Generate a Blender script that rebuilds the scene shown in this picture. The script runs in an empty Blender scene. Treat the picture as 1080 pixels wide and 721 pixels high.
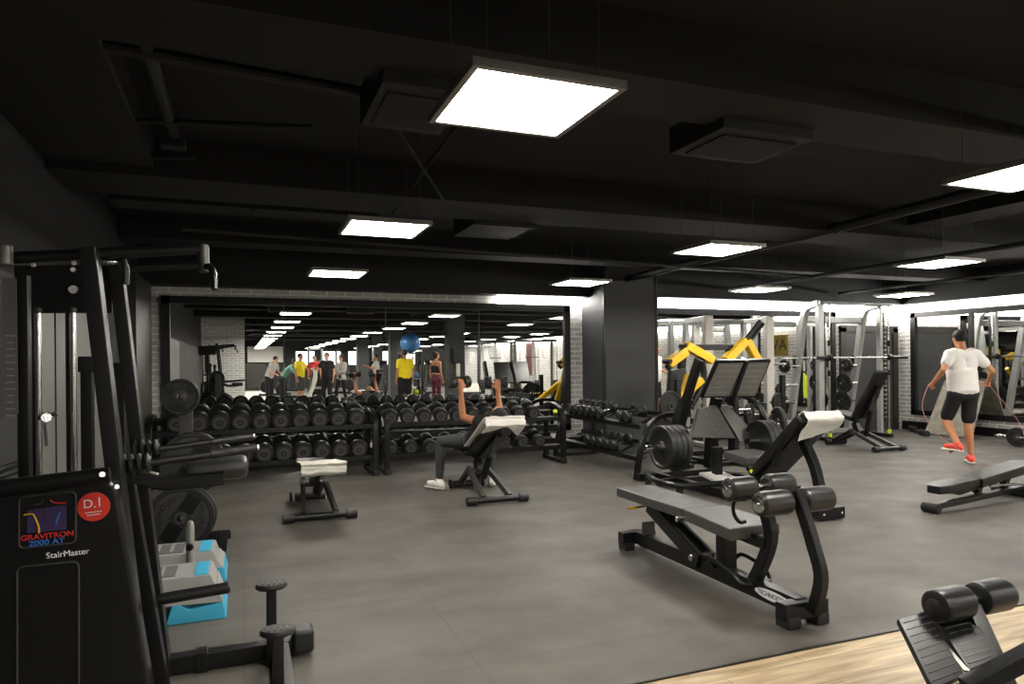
import bpy, bmesh, math, random
from mathutils import Vector as V, Matrix, Quaternion
from mathutils import noise as mnoise
random.seed(7)
C = bpy.context.scene.collection
PI = math.pi
# ---------------------------------------------------------------- camera model (1080x721 frame)
F = 728.0; HC = 1.38; YAW = math.radians(21.38); ROLL = math.radians(0.5); CY = 382.5
CS, SN = math.cos(YAW), math.sin(YAW)
W = 10.0      # mirror wall
TR = 12.25    # right wall
def uv(x, y):
    dx, dy = x-540, y-CY
    return (dx*math.cos(ROLL)-dy*math.sin(ROLL))/F, -(dx*math.sin(ROLL)+dy*math.cos(ROLL))/F
def atZ(x, y, Z):
    u, v = uv(x, y)
    return V((Z*(SN+u*CS), Z*(CS-u*SN), HC+v*Z))
def atz(x, y, z=0.0):
    u, v = uv(x, y); return atZ(x, y, (z-HC)/v)
def atP(x, y, P):
    u, v = uv(x, y); return atZ(x, y, P/(CS-u*SN))
def atT(x, y, T):
    u, v = uv(x, y); return atZ(x, y, T/(SN+u*CS))
def mirz(x, y, z=0.0):
    p = atz(x, y, z); return V((p.x, 2*W-p.y, p.z))

# ---------------------------------------------------------------- materials
def lin(c):
    return tuple((x/255/12.92 if x/255 <= .04045 else ((x/255+.055)/1.055)**2.4) for x in c)+(1,)
MATS = {}
def mat(name, col, rough=.5, metal=0., var=.15, scale=8., bump=0., rvar=.1, emis=None, est=0., coat=0., stretch=None):
    if name in MATS: return MATS[name]
    m = bpy.data.materials.new(name); m.use_nodes = True
    nt = m.node_tree; N = nt.nodes; L = nt.links
    b = N['Principled BSDF']
    c = lin(col)
    tc = N.new('ShaderNodeTexCoord'); nz = N.new('ShaderNodeTexNoise')
    nz.inputs['Scale'].default_value = scale; nz.inputs['Detail'].default_value = 5
    if stretch:
        mp = N.new('ShaderNodeMapping'); mp.inputs['Scale'].default_value = stretch
        L.new(tc.outputs['Object'], mp.inputs[0]); L.new(mp.outputs[0], nz.inputs['Vector'])
    else: L.new(tc.outputs['Object'], nz.inputs['Vector'])
    rp = N.new('ShaderNodeValToRGB')
    rp.color_ramp.elements[0].position = .3; rp.color_ramp.elements[1].position = .7
    rp.color_ramp.elements[0].color = tuple(x*(1-var) for x in c[:3])+(1,)
    rp.color_ramp.elements[1].color = tuple(min(1, x*(1+var)) for x in c[:3])+(1,)
    L.new(nz.outputs['Fac'], rp.inputs[0]); L.new(rp.outputs[0], b.inputs['Base Color'])
    mr = N.new('ShaderNodeMapRange'); mr.inputs[3].default_value = max(0.02, rough-rvar); mr.inputs[4].default_value = min(1, rough+rvar)
    L.new(nz.outputs['Fac'], mr.inputs[0]); L.new(mr.outputs[0], b.inputs['Roughness'])
    b.inputs['Metallic'].default_value = metal
    if coat: b.inputs['Coat Weight'].default_value = coat
    if bump:
        bp = N.new('ShaderNodeBump'); bp.inputs['Strength'].default_value = bump; bp.inputs['Distance'].default_value = .01
        L.new(nz.outputs['Fac'], bp.inputs['Height']); L.new(bp.outputs[0], b.inputs['Normal'])
    if emis:
        b.inputs['Emission Color'].default_value = lin(emis); b.inputs['Emission Strength'].default_value = est
    MATS[name] = m
    return m
BLK = mat('black_powder_coat', (17, 17, 17), .36, .2, .12, 30, rvar=.06)
BLK2 = mat('satin_black_steel', (23, 23, 23), .33, .25, .12, 30)
GRY = mat('dark_grey_steel', (76, 75, 72), .4, .5, .1, 20)
SIL = mat('silver_steel', (178, 179, 176), .35, .3, .08, 15)
BEI = mat('pale_steel', (205, 200, 192), .45, .1, .05, 15)
CHR = mat('chrome', (215, 215, 212), .14, 1., .04, 20, rvar=.05)
ROL = mat('roller_vinyl', (40, 40, 38), .34, 0, .1, 14, bump=.1, rvar=.05)
VIN = mat('black_vinyl', (24, 24, 24), .36, 0, .12, 14, bump=.15, rvar=.08)
VIG = mat('grey_vinyl', (72, 71, 69), .42, 0, .08, 10, bump=.1)
RUB = mat('black_rubber', (31, 31, 30), .42, 0, .15, 25, bump=.1)
RUBF = mat('worn_rubber_face', (70, 69, 67), .5, 0, .2, 40, bump=.1)
DBL = mat('polished_rubber', (29, 29, 28), .37, 0, .12, 25, rvar=.05)
IRON = mat('grey_iron', (74, 73, 70), .42, .6, .2, 18, bump=.1)
RIB = mat('ribbed_plate_metal', (128, 125, 119), .42, .2, .1, 12)
YEL = mat('yellow_paint', (232, 184, 28), .38, 0, .05, 8)
NEON = mat('neon_yellow', (214, 226, 40), .6, 0, .05, 8)
TOW = mat('white_cotton', (238, 235, 226), .9, 0, .04, 60, bump=.5)
TOWG = mat('grey_white_cotton', (205, 202, 192), .9, 0, .05, 60, bump=.5)
SKIN = mat('skin', (188, 128, 92), .5, 0, .06, 10)
SKIN2 = mat('skin_pale', (205, 150, 118), .5, 0, .06, 10)
HAIR = mat('dark_hair', (20, 16, 14), .8, 0, .2, 60, bump=.4)
HAIRB = mat('brown_hair', (50, 34, 24), .75, 0, .2, 60, bump=.4)
WSH = mat('white_shirt', (232, 228, 224), .85, 0, .03, 12, bump=.2)
BSH = mat('black_fabric', (20, 20, 22), .8, 0, .12, 20, bump=.2)
GSH = mat('charcoal_fabric', (60, 61, 62), .75, 0, .1, 25, bump=.2)
YSH = mat('yellow_shirt', (236, 212, 20), .8, 0, .05, 12, bump=.2)
TSH = mat('teal_shirt', (96, 140, 128), .8, 0, .05, 12)
RSH = mat('red_shirt', (200, 50, 48), .8, 0, .05, 12)
LSH = mat('pale_grey_shirt', (176, 172, 168), .8, 0, .05, 12)
MAR = mat('maroon_fabric', (98, 40, 58), .8, 0, .08, 12)
CORAL = mat('coral_shoe', (240, 84, 66), .6, 0, .05, 20)
STK = mat('grey_print', (120, 118, 114), .5, 0, .02, 8)
SHW = mat('white_shoe', (236, 234, 228), .6, 0, .04, 20)
EYE = mat('eye_dark', (30, 22, 18), .2, 0, .02, 20)
CEIL = mat('ceiling_black', (25, 24, 24), .8, 0, .25, 1.2, bump=.3)
CEIL2 = mat('ceiling_black_duct', (30, 30, 30), .6, .1, .15, 3)
WALLD = mat('dark_grey_wall', (44, 44, 44), .6, 0, .04, 1.5)
PILD = mat('charcoal_pillar', (68, 69, 71), .55, 0, .04, 1.5)
BASEB = mat('black_baseboard', (18, 18, 18), .4, 0, .05, 6)
FRM = mat('black_mirror_frame', (20, 20, 20), .4, 0, .05, 6)
DOORM = mat('grey_door', (78, 78, 78), .5, .1, .04, 3)
LOCK = mat('pale_grey_panel', (128, 126, 121), .45, .2, .05, 3)
WHI = mat('white_paint', (225, 223, 218), .6, 0, .03, 4)
TEAL = mat('turquoise_plastic', (60, 170, 205), .45, 0, .04, 8)
STEPG = mat('light_grey_plastic', (150, 149, 146), .5, 0, .05, 8)
STEPD = mat('step_grip_grey', (96, 96, 95), .7, 0, .05, 8)
BOARD = mat('concrete_board', (165, 160, 145), .8, 0, .3, 6, bump=.2)
RED = mat('red_sticker', (214, 50, 36), .45, 0, .03, 8)
REDT = mat('red_lettering', (205, 40, 40), .5, 0, .02, 8)
BLUT = mat('blue_lettering', (50, 110, 200), .5, 0, .02, 8)
PURP = mat('purple_screen_print', (62, 48, 92), .4, 0, .2, 3)
WHT = mat('white_lettering', (235, 235, 235), .5, 0, .02, 8)
GRT = mat('grey_lettering', (165, 163, 160), .5, 0, .02, 8)
BALL = mat('blue_vinyl_ball', (70, 130, 190), .3, 0, .05, 5)
PINK = mat('pink_rope', (222, 150, 150), .5, 0, .03, 8)
GLSS = mat('instruction_placard', (112, 111, 108), .35, .1, .05, 3)
GLOW = mat('light_diffuser', (255, 252, 244), .5, 0, 0, 3, emis=(255, 250, 240), est=32.)
COVE = mat('cove_strip', (255, 252, 244), .5, 0, 0, 3, emis=(255, 251, 244), est=15.)
WINM = mat('daylight_window', (235, 240, 245), .3, 0, 0, 3, emis=(238, 244, 250), est=2.2)
ALU = mat('aluminium_trim', (170, 168, 160), .4, .7, .05, 15)
def mirror_mat():
    m = bpy.data.materials.new('mirror_glass'); m.use_nodes = True
    nt = m.node_tree; b = nt.nodes['Principled BSDF']
    b.inputs['Metallic'].default_value = 1; b.inputs['Roughness'].default_value = .0
    nz = nt.nodes.new('ShaderNodeTexNoise'); nz.inputs['Scale'].default_value = .5
    r = nt.nodes.new('ShaderNodeValToRGB')
    r.color_ramp.elements[0].color = (.80, .81, .79, 1); r.color_ramp.elements[1].color = (.84, .85, .83, 1)
    nt.links.new(nz.outputs['Fac'], r.inputs[0]); nt.links.new(r.outputs[0], b.inputs['Base Color'])
    return m
MIR = mirror_mat()
def brick_mat(name, axis, c1, c2, mortar):
    m = bpy.data.materials.new(name); m.use_nodes = True
    nt = m.node_tree; N = nt.nodes; L = nt.links; b = N['Principled BSDF']
    g = N.new('ShaderNodeNewGeometry'); s = N.new('ShaderNodeSeparateXYZ'); cb = N.new('ShaderNodeCombineXYZ')
    L.new(g.outputs['Position'], s.inputs[0])
    L.new(s.outputs[axis], cb.inputs[0]); L.new(s.outputs[2], cb.inputs[1])
    br = N.new('ShaderNodeTexBrick'); br.offset = .5
    br.inputs['Scale'].default_value = 1.0
    br.inputs['Brick Width'].default_value = .25; br.inputs['Row Height'].default_value = .078
    br.inputs['Mortar Size'].default_value = .010; br.inputs['Mortar Smooth'].default_value = .3; br.inputs['Bias'].default_value = 0
    br.inputs['Color1'].default_value = lin(c1); br.inputs['Color2'].default_value = lin(c2); br.inputs['Mortar'].default_value = lin(mortar)
    L.new(cb.outputs[0], br.inputs['Vector'])
    nz = N.new('ShaderNodeTexNoise'); nz.inputs['Scale'].default_value = 14; nz.inputs['Detail'].default_value = 6
    L.new(cb.outputs[0], nz.inputs['Vector'])
    mx = N.new('ShaderNodeMix'); mx.data_type = 'RGBA'; mx.blend_type = 'MULTIPLY'; mx.inputs[0].default_value = .25
    L.new(br.outputs['Color'], mx.inputs[6]); L.new(nz.outputs['Color'], mx.inputs[7])
    rgb = N.new('ShaderNodeHueSaturation'); rgb.inputs['Saturation'].default_value = .35; rgb.inputs['Value'].default_value = 1.25
    L.new(mx.outputs[2], rgb.inputs['Color']); L.new(rgb.outputs[0], b.inputs['Base Color'])
    b.inputs['Roughness'].default_value = .8
    bp = N.new('ShaderNodeBump'); bp.inputs['Strength'].default_value = .5; bp.inputs['Distance'].default_value = .008; bp.invert = True
    L.new(br.outputs['Fac'], bp.inputs['Height']); L.new(bp.outputs[0], b.inputs['Normal'])
    return m
BRX = brick_mat('brick_wall_front', 0, (196, 184, 171), (218, 208, 196), (255, 252, 244))
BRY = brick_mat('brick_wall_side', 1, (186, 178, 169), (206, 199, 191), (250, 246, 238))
def floor_mat():
    m = bpy.data.materials.new('rubber_tile_floor'); m.use_nodes = True
    nt = m.node_tree; N = nt.nodes; L = nt.links; b = N['Principled BSDF']
    g = N.new('ShaderNodeNewGeometry')
    n1 = N.new('ShaderNodeTexNoise'); n1.inputs['Scale'].default_value = .9; n1.inputs['Detail'].default_value = 7; n1.inputs['Roughness'].default_value = .62
    mp = N.new('ShaderNodeMapping'); mp.inputs['Scale'].default_value = (1, 2.2, 1); mp.inputs['Rotation'].default_value = (0, 0, .4)
    L.new(g.outputs['Position'], mp.inputs[0]); L.new(mp.outputs[0], n1.inputs['Vector'])
    r = N.new('ShaderNodeValToRGB')
    r.color_ramp.elements[0].position = .32; r.color_ramp.elements[0].color = lin((77, 73, 68))
    r.color_ramp.elements[1].position = .72; r.color_ramp.elements[1].color = lin((103, 98, 90))
    L.new(n1.outputs['Fac'], r.inputs[0])
    br = N.new('ShaderNodeTexBrick'); br.offset = 0; br.inputs['Scale'].default_value = 1
    br.inputs['Brick Width'].default_value = 1.0; br.inputs['Row Height'].default_value = 1.0
    br.inputs['Mortar Size'].default_value = .0025; br.inputs['Mortar Smooth'].default_value = .5
    br.inputs['Color1'].default_value = (1, 1, 1, 1); br.inputs['Color2'].default_value = (.9, .9, .9, 1); br.inputs['Mortar'].default_value = (.6, .6, .6, 1)
    L.new(g.outputs['Position'], br.inputs['Vector'])
    mx = N.new('ShaderNodeMix'); mx.data_type = 'RGBA'; mx.blend_type = 'MULTIPLY'; mx.inputs[0].default_value = 1
    L.new(r.outputs[0], mx.inputs[6]); L.new(br.outputs['Color'], mx.inputs[7]); L.new(mx.outputs[2], b.inputs['Base Color'])
    n2 = N.new('ShaderNodeTexNoise'); n2.inputs['Scale'].default_value = 2.3; n2.inputs['Detail'].default_value = 8
    L.new(g.outputs['Position'], n2.inputs['Vector'])
    mr = N.new('ShaderNodeMapRange'); mr.inputs[1].default_value = .3; mr.inputs[2].default_value = .7; mr.inputs[3].default_value = .48; mr.inputs[4].default_value = .68
    L.new(n2.outputs['Fac'], mr.inputs[0]); L.new(mr.outputs[0], b.inputs['Roughness'])
    n3 = N.new('ShaderNodeTexNoise'); n3.inputs['Scale'].default_value = 60
    L.new(g.outputs['Position'], n3.inputs['Vector'])
    bp = N.new('ShaderNodeBump'); bp.inputs['Strength'].default_value = .12; bp.inputs['Distance'].default_value = .004
    L.new(n3.outputs['Fac'], bp.inputs['Height']); L.new(bp.outputs[0], b.inputs['Normal'])
    return m
FLO = floor_mat()
def wood_mat():
    m = bpy.data.materials.new('oak_plank_floor'); m.use_nodes = True
    nt = m.node_tree; N = nt.nodes; L = nt.links; b = N['Principled BSDF']
    g = N.new('ShaderNodeNewGeometry')
    mp = N.new('ShaderNodeMapping'); mp.inputs['Scale'].default_value = (.9, 9, 1)
    L.new(g.outputs['Position'], mp.inputs[0])
    n1 = N.new('ShaderNodeTexNoise'); n1.inputs['Scale'].default_value = 1.6; n1.inputs['Detail'].default_value = 9; n1.inputs['Distortion'].default_value = 1.4
    L.new(mp.outputs[0], n1.inputs['Vector'])
    r = N.new('ShaderNodeValToRGB')
    r.color_ramp.elements[0].position = .3; r.color_ramp.elements[0].color = lin((140, 116, 84))
    r.color_ramp.elements[1].position = .68; r.color_ramp.elements[1].color = lin((206, 184, 148))
    L.new(n1.outputs['Fac'], r.inputs[0])
    br = N.new('ShaderNodeTexBrick'); br.offset = .37; br.inputs['Scale'].default_value = 1
    br.inputs['Brick Width'].default_value = 1.2; br.inputs['Row Height'].default_value = .19
    br.inputs['Mortar Size'].default_value = .0018
    br.inputs['Color1'].default_value = (1, 1, 1, 1); br.inputs['Color2'].default_value = (.82, .8, .78, 1); br.inputs['Mortar'].default_value = (.3, .27, .24, 1)
    L.new(g.outputs['Position'], br.inputs['Vector'])
    mx = N.new('ShaderNodeMix'); mx.data_type = 'RGBA'; mx.blend_type = 'MULTIPLY'; mx.inputs[0].default_value = 1
    L.new(r.outputs[0], mx.inputs[6]); L.new(br.outputs['Color'], mx.inputs[7]); L.new(mx.outputs[2], b.inputs['Base Color'])
    b.inputs['Roughness'].default_value = .42
    return m
WOOD = wood_mat()

# ---------------------------------------------------------------- mesh building
def frame(d, up=V((0, 0, 1))):
    d = d.normalized()
    if abs(d.dot(up)) > .98: up = V((0, 1, 0)) if abs(d.y) < .9 else V((1, 0, 0))
    s = d.cross(up).normalized(); n = s.cross(d).normalized()
    return s, n
def smooth_pts(pts, k=4):
    pts = [V(p) for p in pts]
    if len(pts) < 3 or k < 2: return pts
    out = []
    for i in range(len(pts)-1):
        p0 = pts[max(i-1, 0)]; p1 = pts[i]; p2 = pts[i+1]; p3 = pts[min(i+2, len(pts)-1)]
        for j in range(k):
            t = j/k
            out.append(.5*((2*p1)+(p2-p0)*t+(2*p0-5*p1+4*p2-p3)*t*t+(3*p1-p0-3*p2+p3)*t**3))
    out.append(pts[-1]); return out
class B:
    def __init__(s): s.bm = bmesh.new()
    def box(s, c, size, R=None, bev=0.0, seg=2):
        t = bmesh.new()
        bmesh.ops.create_cube(t, size=1)
        bmesh.ops.scale(t, vec=V(size), verts=t.verts)
        if bev > 0:
            bmesh.ops.bevel(t, geom=list(t.edges), offset=min(bev, min(size)*.49), segments=seg, affect='EDGES', profile=.5)
        M = Matrix.Translation(V(c)) @ (R.to_4x4() if R else Matrix.Identity(4))
        return s._merge(t, M)
    def _merge(s, t, M=None):
        if M: bmesh.ops.transform(t, matrix=M, verts=t.verts)
        me = bpy.data.meshes.new('tmp'); t.to_mesh(me); t.free(); s.bm.from_mesh(me); bpy.data.meshes.remove(me); return s
    def beam(s, p0, p1, w, h, up=(0, 0, 1), bev=.004):
        p0, p1 = V(p0), V(p1); d = p1-p0; sd, n = frame(d, V(up))
        R = Matrix((sd, d.normalized(), n)).transposed()
        return s.box((p0+p1)/2, (w, d.length, h), R, bev)
    def ring_sweep(s, pts, prof, caps=True, up=V((0, 0, 1)), fixed=None):
        """prof(i, n) -> list of (a, b) in the (side, normal) frame"""
        pts = [V(p) for p in pts]; rings = []; n = len(pts)
        prev = None
        for i, p in enumerate(pts):
            d = (pts[min(i+1, n-1)]-pts[max(i-1, 0)]).normalized()
            if fixed is not None:
                sd = V(fixed).normalized(); nn = sd.cross(d).normalized()
            elif prev is None: sd, nn = frame(d, up)
            else:
                sd = (prev-d*prev.dot(d)).normalized(); nn = sd.cross(d).normalized()
            prev = sd
            rings.append([s.bm.verts.new(p+sd*a+nn*b) for a, b in prof(i, n)])
        m = len(rings[0])
        for i in range(n-1):
            for j in range(m):
                s.bm.faces.new((rings[i][j], rings[i][(j+1) % m], rings[i+1][(j+1) % m], rings[i+1][j]))
        if caps:
            s.bm.faces.new(rings[0][::-1]); s.bm.faces.new(rings[-1])
        return s
    def tube(s, pts, r, seg=10, k=4, taper=None):
        pts = smooth_pts(pts, k)
        def pr(i, n):
            rr = r if taper is None else r+(taper-r)*i/(n-1)
            return [(rr*math.cos(2*PI*j/seg), rr*math.sin(2*PI*j/seg)) for j in range(seg)]
        return s.ring_sweep(pts, pr)
    def curved_beam(s, pts, w, h, side, k=5):
        pts = smooth_pts(pts, k); b = .2
        return s.ring_sweep(pts, lambda i, n: [(w/2*x, h/2*y) for x, y in ((1, 1-b), (1-b, 1), (-1+b, 1), (-1, 1-b), (-1, -1+b), (-1+b, -1), (1-b, -1), (1, -1+b))], fixed=side)
    def lathe(s, prof, o, ax, seg=24):
        """prof: (radius, distance along the axis) list"""
        o, ax = V(o), V(ax).normalized(); sd, n = frame(ax)
        rings = []
        for r, t in prof:
            if r < 1e-5: rings.append([s.bm.verts.new(o+ax*t)])
            else: rings.append([s.bm.verts.new(o+ax*t+sd*r*math.cos(2*PI*j/seg)+n*r*math.sin(2*PI*j/seg)) for j in range(seg)])
        for a, b in zip(rings, rings[1:]):
            for j in range(seg):
                q = [a[j % len(a)], a[(j+1) % len(a)], b[(j+1) % len(b)], b[j % len(b)]]
                u = []
                for v in q:
                    if v not in u: u.append(v)
                if len(u) > 2:
                    try: s.bm.faces.new(u)
                    except ValueError: pass
        return s
    def cyl(s, p0, p1, r, seg=20, bev=.15):
        p0, p1 = V(p0), V(p1); L = (p1-p0).length; e = min(r*bev, L*.3)
        return s.lathe([(0, 0), (r-e, 0), (r, e), (r, L-e), (r-e, L), (0, L)], p0, p1-p0, seg)
    def prism(s, pts, off, bev=0.0):
        t = bmesh.new(); pts = [V(p) for p in pts]; off = V(off)
        a = [t.verts.new(p) for p in pts]; b = [t.verts.new(p+off) for p in pts]; n = len(a)
        t.faces.new(a); t.faces.new(b[::-1])
        for i in range(n): t.faces.new((a[i], b[i], b[(i+1) % n], a[(i+1) % n]))
        bmesh.ops.recalc_face_normals(t, faces=t.faces)
        if bev > 0: bmesh.ops.bevel(t, geom=list(t.edges), offset=bev, segments=2, affect='EDGES', profile=.5)
        return s._merge(t)
    def ell(s, c, rad, R=None, sub=3):
        t = bmesh.new(); bmesh.ops.create_icosphere(t, subdivisions=sub, radius=1)
        bmesh.ops.scale(t, vec=V(rad) if hasattr(rad, '__len__') else V((rad,)*3), verts=t.verts)
        return s._merge(t, Matrix.Translation(V(c)) @ (R.to_4x4() if R else Matrix.Identity(4)))
    def cap(s, p0, p1, r0, r1, seg=14):
        p0, p1 = V(p0), V(p1); L = (p1-p0).length
        if L < 1e-4: return s.ell(p0, r0, sub=2)
        pr = [(0, -r0)]+[(r0*math.cos(a), r0*math.sin(a)) for a in (-1.1, -.6)]+[(r0, 0), (r1, L)]+[(r1*math.cos(a), L+r1*math.sin(a)) for a in (.6, 1.1)]+[(0, L+r1)]
        return s.lathe(pr, p0, p1-p0, seg)
    def sheet(s, path, wvec, nw=10, th=.006, amp=.006, seed=0, k=5, hang=None, hfrom=.6):
        """cloth following a path, spread along wvec"""
        path = smooth_pts(path, k); wv = V(wvec); n = len(path); g = []
        for i, p in enumerate(path):
            row = []
            d = (path[min(i+1, n-1)]-path[max(i-1, 0)]).normalized(); nn = wv.cross(d).normalized()
            for j in range(nw+1):
                f = j/nw-.5
                q = V((f*5+seed, i*.35, seed*1.7))
                row.append(p+wv*(f*(1+.04*mnoise.noise(V((i*.3, seed, 0)))))+nn*amp*mnoise.noise(q)*2+nn*th*.5)
            g.append(row)
        if hang:
            i0 = int(n*hfrom)
            for j in range(nw+1):
                m_ = hang(j/nw)
                col = [g[i][j].copy() for i in range(n)]
                for i in range(i0+1, n):
                    fi = i0+(i-i0)*m_; a = int(fi); fr_ = fi-a
                    g[i][j] = col[a].lerp(col[min(a+1, n-1)], fr_)
        for sgn in (0, 1):
            vs = [[s.bm.verts.new(q if sgn == 0 else q-(wv.cross((path[min(i+1, n-1)]-path[max(i-1, 0)])).normalized()*th)) for q in row] for i, row in enumerate(g)]
            for i in range(n-1):
                for j in range(nw):
                    f = (vs[i][j], vs[i][j+1], vs[i+1][j+1], vs[i+1][j])
                    s.bm.faces.new(f if sgn else f[::-1])
            if sgn == 0: A = vs
            else: Bv = vs
        rim = [(0, j) for j in range(nw)]+[(i, nw) for i in range(n-1)]+[(n-1, j) for j in range(nw, 0, -1)]+[(i, 0) for i in range(n-1, 0, -1)]
        m = len(rim)
        for t in range(m):
            (i0, j0), (i1, j1) = rim[t], rim[(t+1) % m]
            s.bm.faces.new((A[i0][j0], A[i1][j1], Bv[i1][j1], Bv[i0][j0]))
        return s
    def obj(s, name, m, parent=None, sharp=.6, loc=None, remesh=0):
        bm = s.bm
        if not bm.verts: raise ValueError('empty '+name)
        bmesh.ops.recalc_face_normals(bm, faces=bm.faces)
        root = parent
        while root is not None and root.parent is not None: root = root.parent
        if parent is None:
            if loc is None:
                xs = [v.co for v in bm.verts]
                loc = V(((min(c.x for c in xs)+max(c.x for c in xs))/2, (min(c.y for c in xs)+max(c.y for c in xs))/2, min(c.z for c in xs)))
        else: loc = root.location.copy()
        bmesh.ops.translate(bm, vec=-V(loc), verts=bm.verts)
        me = bpy.data.meshes.new(name); bm.to_mesh(me); bm.free()
        if remesh:
            o = bpy.data.objects.new(name, me); C.objects.link(o)
            md = o.modifiers.new('r', 'REMESH'); md.mode = 'VOXEL'; md.voxel_size = remesh
            sm = o.modifiers.new('s', 'SMOOTH'); sm.factor = .5; sm.iterations = 3
            dg = bpy.context.evaluated_depsgraph_get(); dg.update()
            m2 = bpy.data.meshes.new_from_object(o.evaluated_get(dg)); m2.name = name
            bpy.data.objects.remove(o); me = m2
            me.materials.clear()
        me.materials.append(m)
        for p in me.polygons: p.use_smooth = True
        if not remesh: me.set_sharp_from_angle(angle=sharp)
        o = bpy.data.objects.new(name, me); C.objects.link(o)
        if not remesh and len(me.polygons) < 3000:
            wn = o.modifiers.new('w', 'WEIGHTED_NORMAL'); wn.keep_sharp = True; wn.weight = 50
        if parent is None: o.location = loc
        else: o.parent = parent
        return o
def tag(o, label, cat, group=None, kind=None):
    o['label'] = label; o['category'] = cat
    if group: o['group'] = group
    if kind: o['kind'] = kind
    return o
def thing(name, label, cat, loc, group=None):
    o = bpy.data.objects.new(name, None); o.empty_display_size = .1; C.objects.link(o); o.location = V(loc)
    return tag(o, label, cat, group)
def copy_tree(o, parent=None):
    c = o.copy(); C.objects.link(c)
    if parent is not None: c.parent = parent
    for ch in list(o.children): copy_tree(ch, c)
    return c
def dup(o, loc, rotz, label, group=None, scale=None):
    c = copy_tree(o); c.location = V(loc); c.rotation_euler = (0, 0, rotz); c['label'] = label
    if scale: c.scale = (scale,)*3
    if group: c['group'] = group
    elif 'group' in c: del c['group']
    return c
def struct(name, b, m, parent=None):
    o = b.obj(name, m, parent)
    if parent is None: o['kind'] = 'structure'
    return o
def text(s, size, o, xd, up, m, parent, name='lettering', ext=.001, sx=1.0, bold=0.0, label=None):
    cu = bpy.data.curves.new('t', 'FONT'); cu.body = s; cu.size = size; cu.extrude = ext; cu.align_x = 'CENTER'; cu.align_y = 'CENTER'; cu.offset = bold
    ob = bpy.data.objects.new('t', cu); C.objects.link(ob)
    dg = bpy.context.evaluated_depsgraph_get(); dg.update()
    me = bpy.data.meshes.new_from_object(ob.evaluated_get(dg)); bpy.data.objects.remove(ob)
    xd, up = V(xd).normalized(), V(up).normalized(); n = xd.cross(up).normalized(); up = n.cross(xd)
    M = Matrix.Translation(V(o)) @ Matrix((xd, up, n)).transposed().to_4x4() @ Matrix.Diagonal((sx, 1, 1, 1))
    me.transform(M)
    root = parent
    while root.parent: root = root.parent
    me.transform(Matrix.Translation(-root.location))
    me.materials.clear(); me.materials.append(m)
    ob = bpy.data.objects.new(name, me); C.objects.link(ob); ob.parent = parent
    if label: ob['label'] = label
    return ob
ORD = ['first', 'second', 'third', 'fourth', 'fifth', 'sixth', 'seventh', 'eighth', 'ninth', 'tenth', 'eleventh', 'twelfth']
# ---------------------------------------------------------------- setting
CH = 2.95; WZ = 2.44; FT = 2.29
PB = -22.0
def sbox(name, x0, x1, y0, y1, z0, z1, m, parent=None):
    return struct(name, B().box(((x0+x1)/2, (y0+y1)/2, (z0+z1)/2), (abs(x1-x0), abs(y1-y0), abs(z1-z0))), m, parent)
sbox('floor', -1.6, TR+.3, 2.575, W+.3, -.12, 0, FLO)
fw = sbox('floor_wood', 0.1, TR+.3, 1.35, 2.565, -.12, -.006, WOOD)
sbox('floor_back', -1.6, TR+.3, PB-.3, 1.34, -.12, 0, FLO)
sbox('floor_left', -1.6, 0.09, 1.345, 2.57, -.12, 0, FLO)
sbox('trim_1', 0.1, TR, 2.565, 2.575, -.02, .003, BASEB)
sbox('ceiling', -1.8, TR+.3, PB-.3, W+.3, CH, CH+.15, CEIL)
sbox('wall_front', -1.6, TR+.3, W, W+.2, 0, CH, BRX)
sbox('wall_right', TR, TR+.2, PB, W, 0, CH, BRY)
sbox('wall_left', -1.39, -1.19, -3.9, W, 0, 1.9, WALLD)
sbox('wall_left_upper', -1.39, -1.19, -3.9, W, 1.9, CH, CEIL)
sbox('floor_lit_patch', .12, 1.25, -19, -4.6, 0, .004, WHI)  # white strip painting in the bright, lit patch of floor
sbox('wall_corner', -1.6, 0.09, PB, -3.9, 0, CH, BRX)
sbox('wall_back', 0.09, TR, PB-.2, PB, 0, CH, WALLD)
sbox('wall_pillar', 5.14, 6.07, 9.27, W-.001, 0, CH-.001, PILD)
sbox('trim_2', 5.128, 5.165, 9.255, 9.30, 0, 2.94, BASEB)
sbox('trim_3', 6.05, 6.09, 9.255, 9.30, 0, 2.94, BASEB)
sbox('trim_4', -1.189, 5.139, W-.3, W-.001, WZ-.03, CH-.001, CEIL2)
sbox('trim_5', 6.071, TR-.001, W-.3, W-.001, WZ, CH-.001, CEIL2)
sbox('trim_6', TR-.3, TR-.001, PB+.1, W-.301, WZ, CH-.001, CEIL2)
sbox('baseboard_front', -1.18, 5.13, W-.03, W-.001, 0, .18, BASEB)
sbox('baseboard_front_right', 6.08, 10.58, W-.03, W-.001, 0, .18, BASEB)
sbox('baseboard_right', TR-.03, TR-.001, PB+.1, W-.04, 0, .17, BASEB)
sbox('trim_7', TR-.42, TR-.031, 2.6, W-1.35, 0, .02, ALU)
sbox('baseboard_left', -1.189, -1.16, -3.89, W-.31, 0, .14, BASEB)
sbox('trim_8', -1.189, -1.05, 8.35, 9.69, .0, 2.40, GRY)      # boxed column on the left wall
# pale wall panels on the left wall
sbox('trim_9', -1.189, -1.155, 4.7, 5.72, .4, 1.86, LOCK)
sbox('trim_10', -1.189, -1.155, 5.73, 7.1, .4, 1.86, LOCK)
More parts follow.
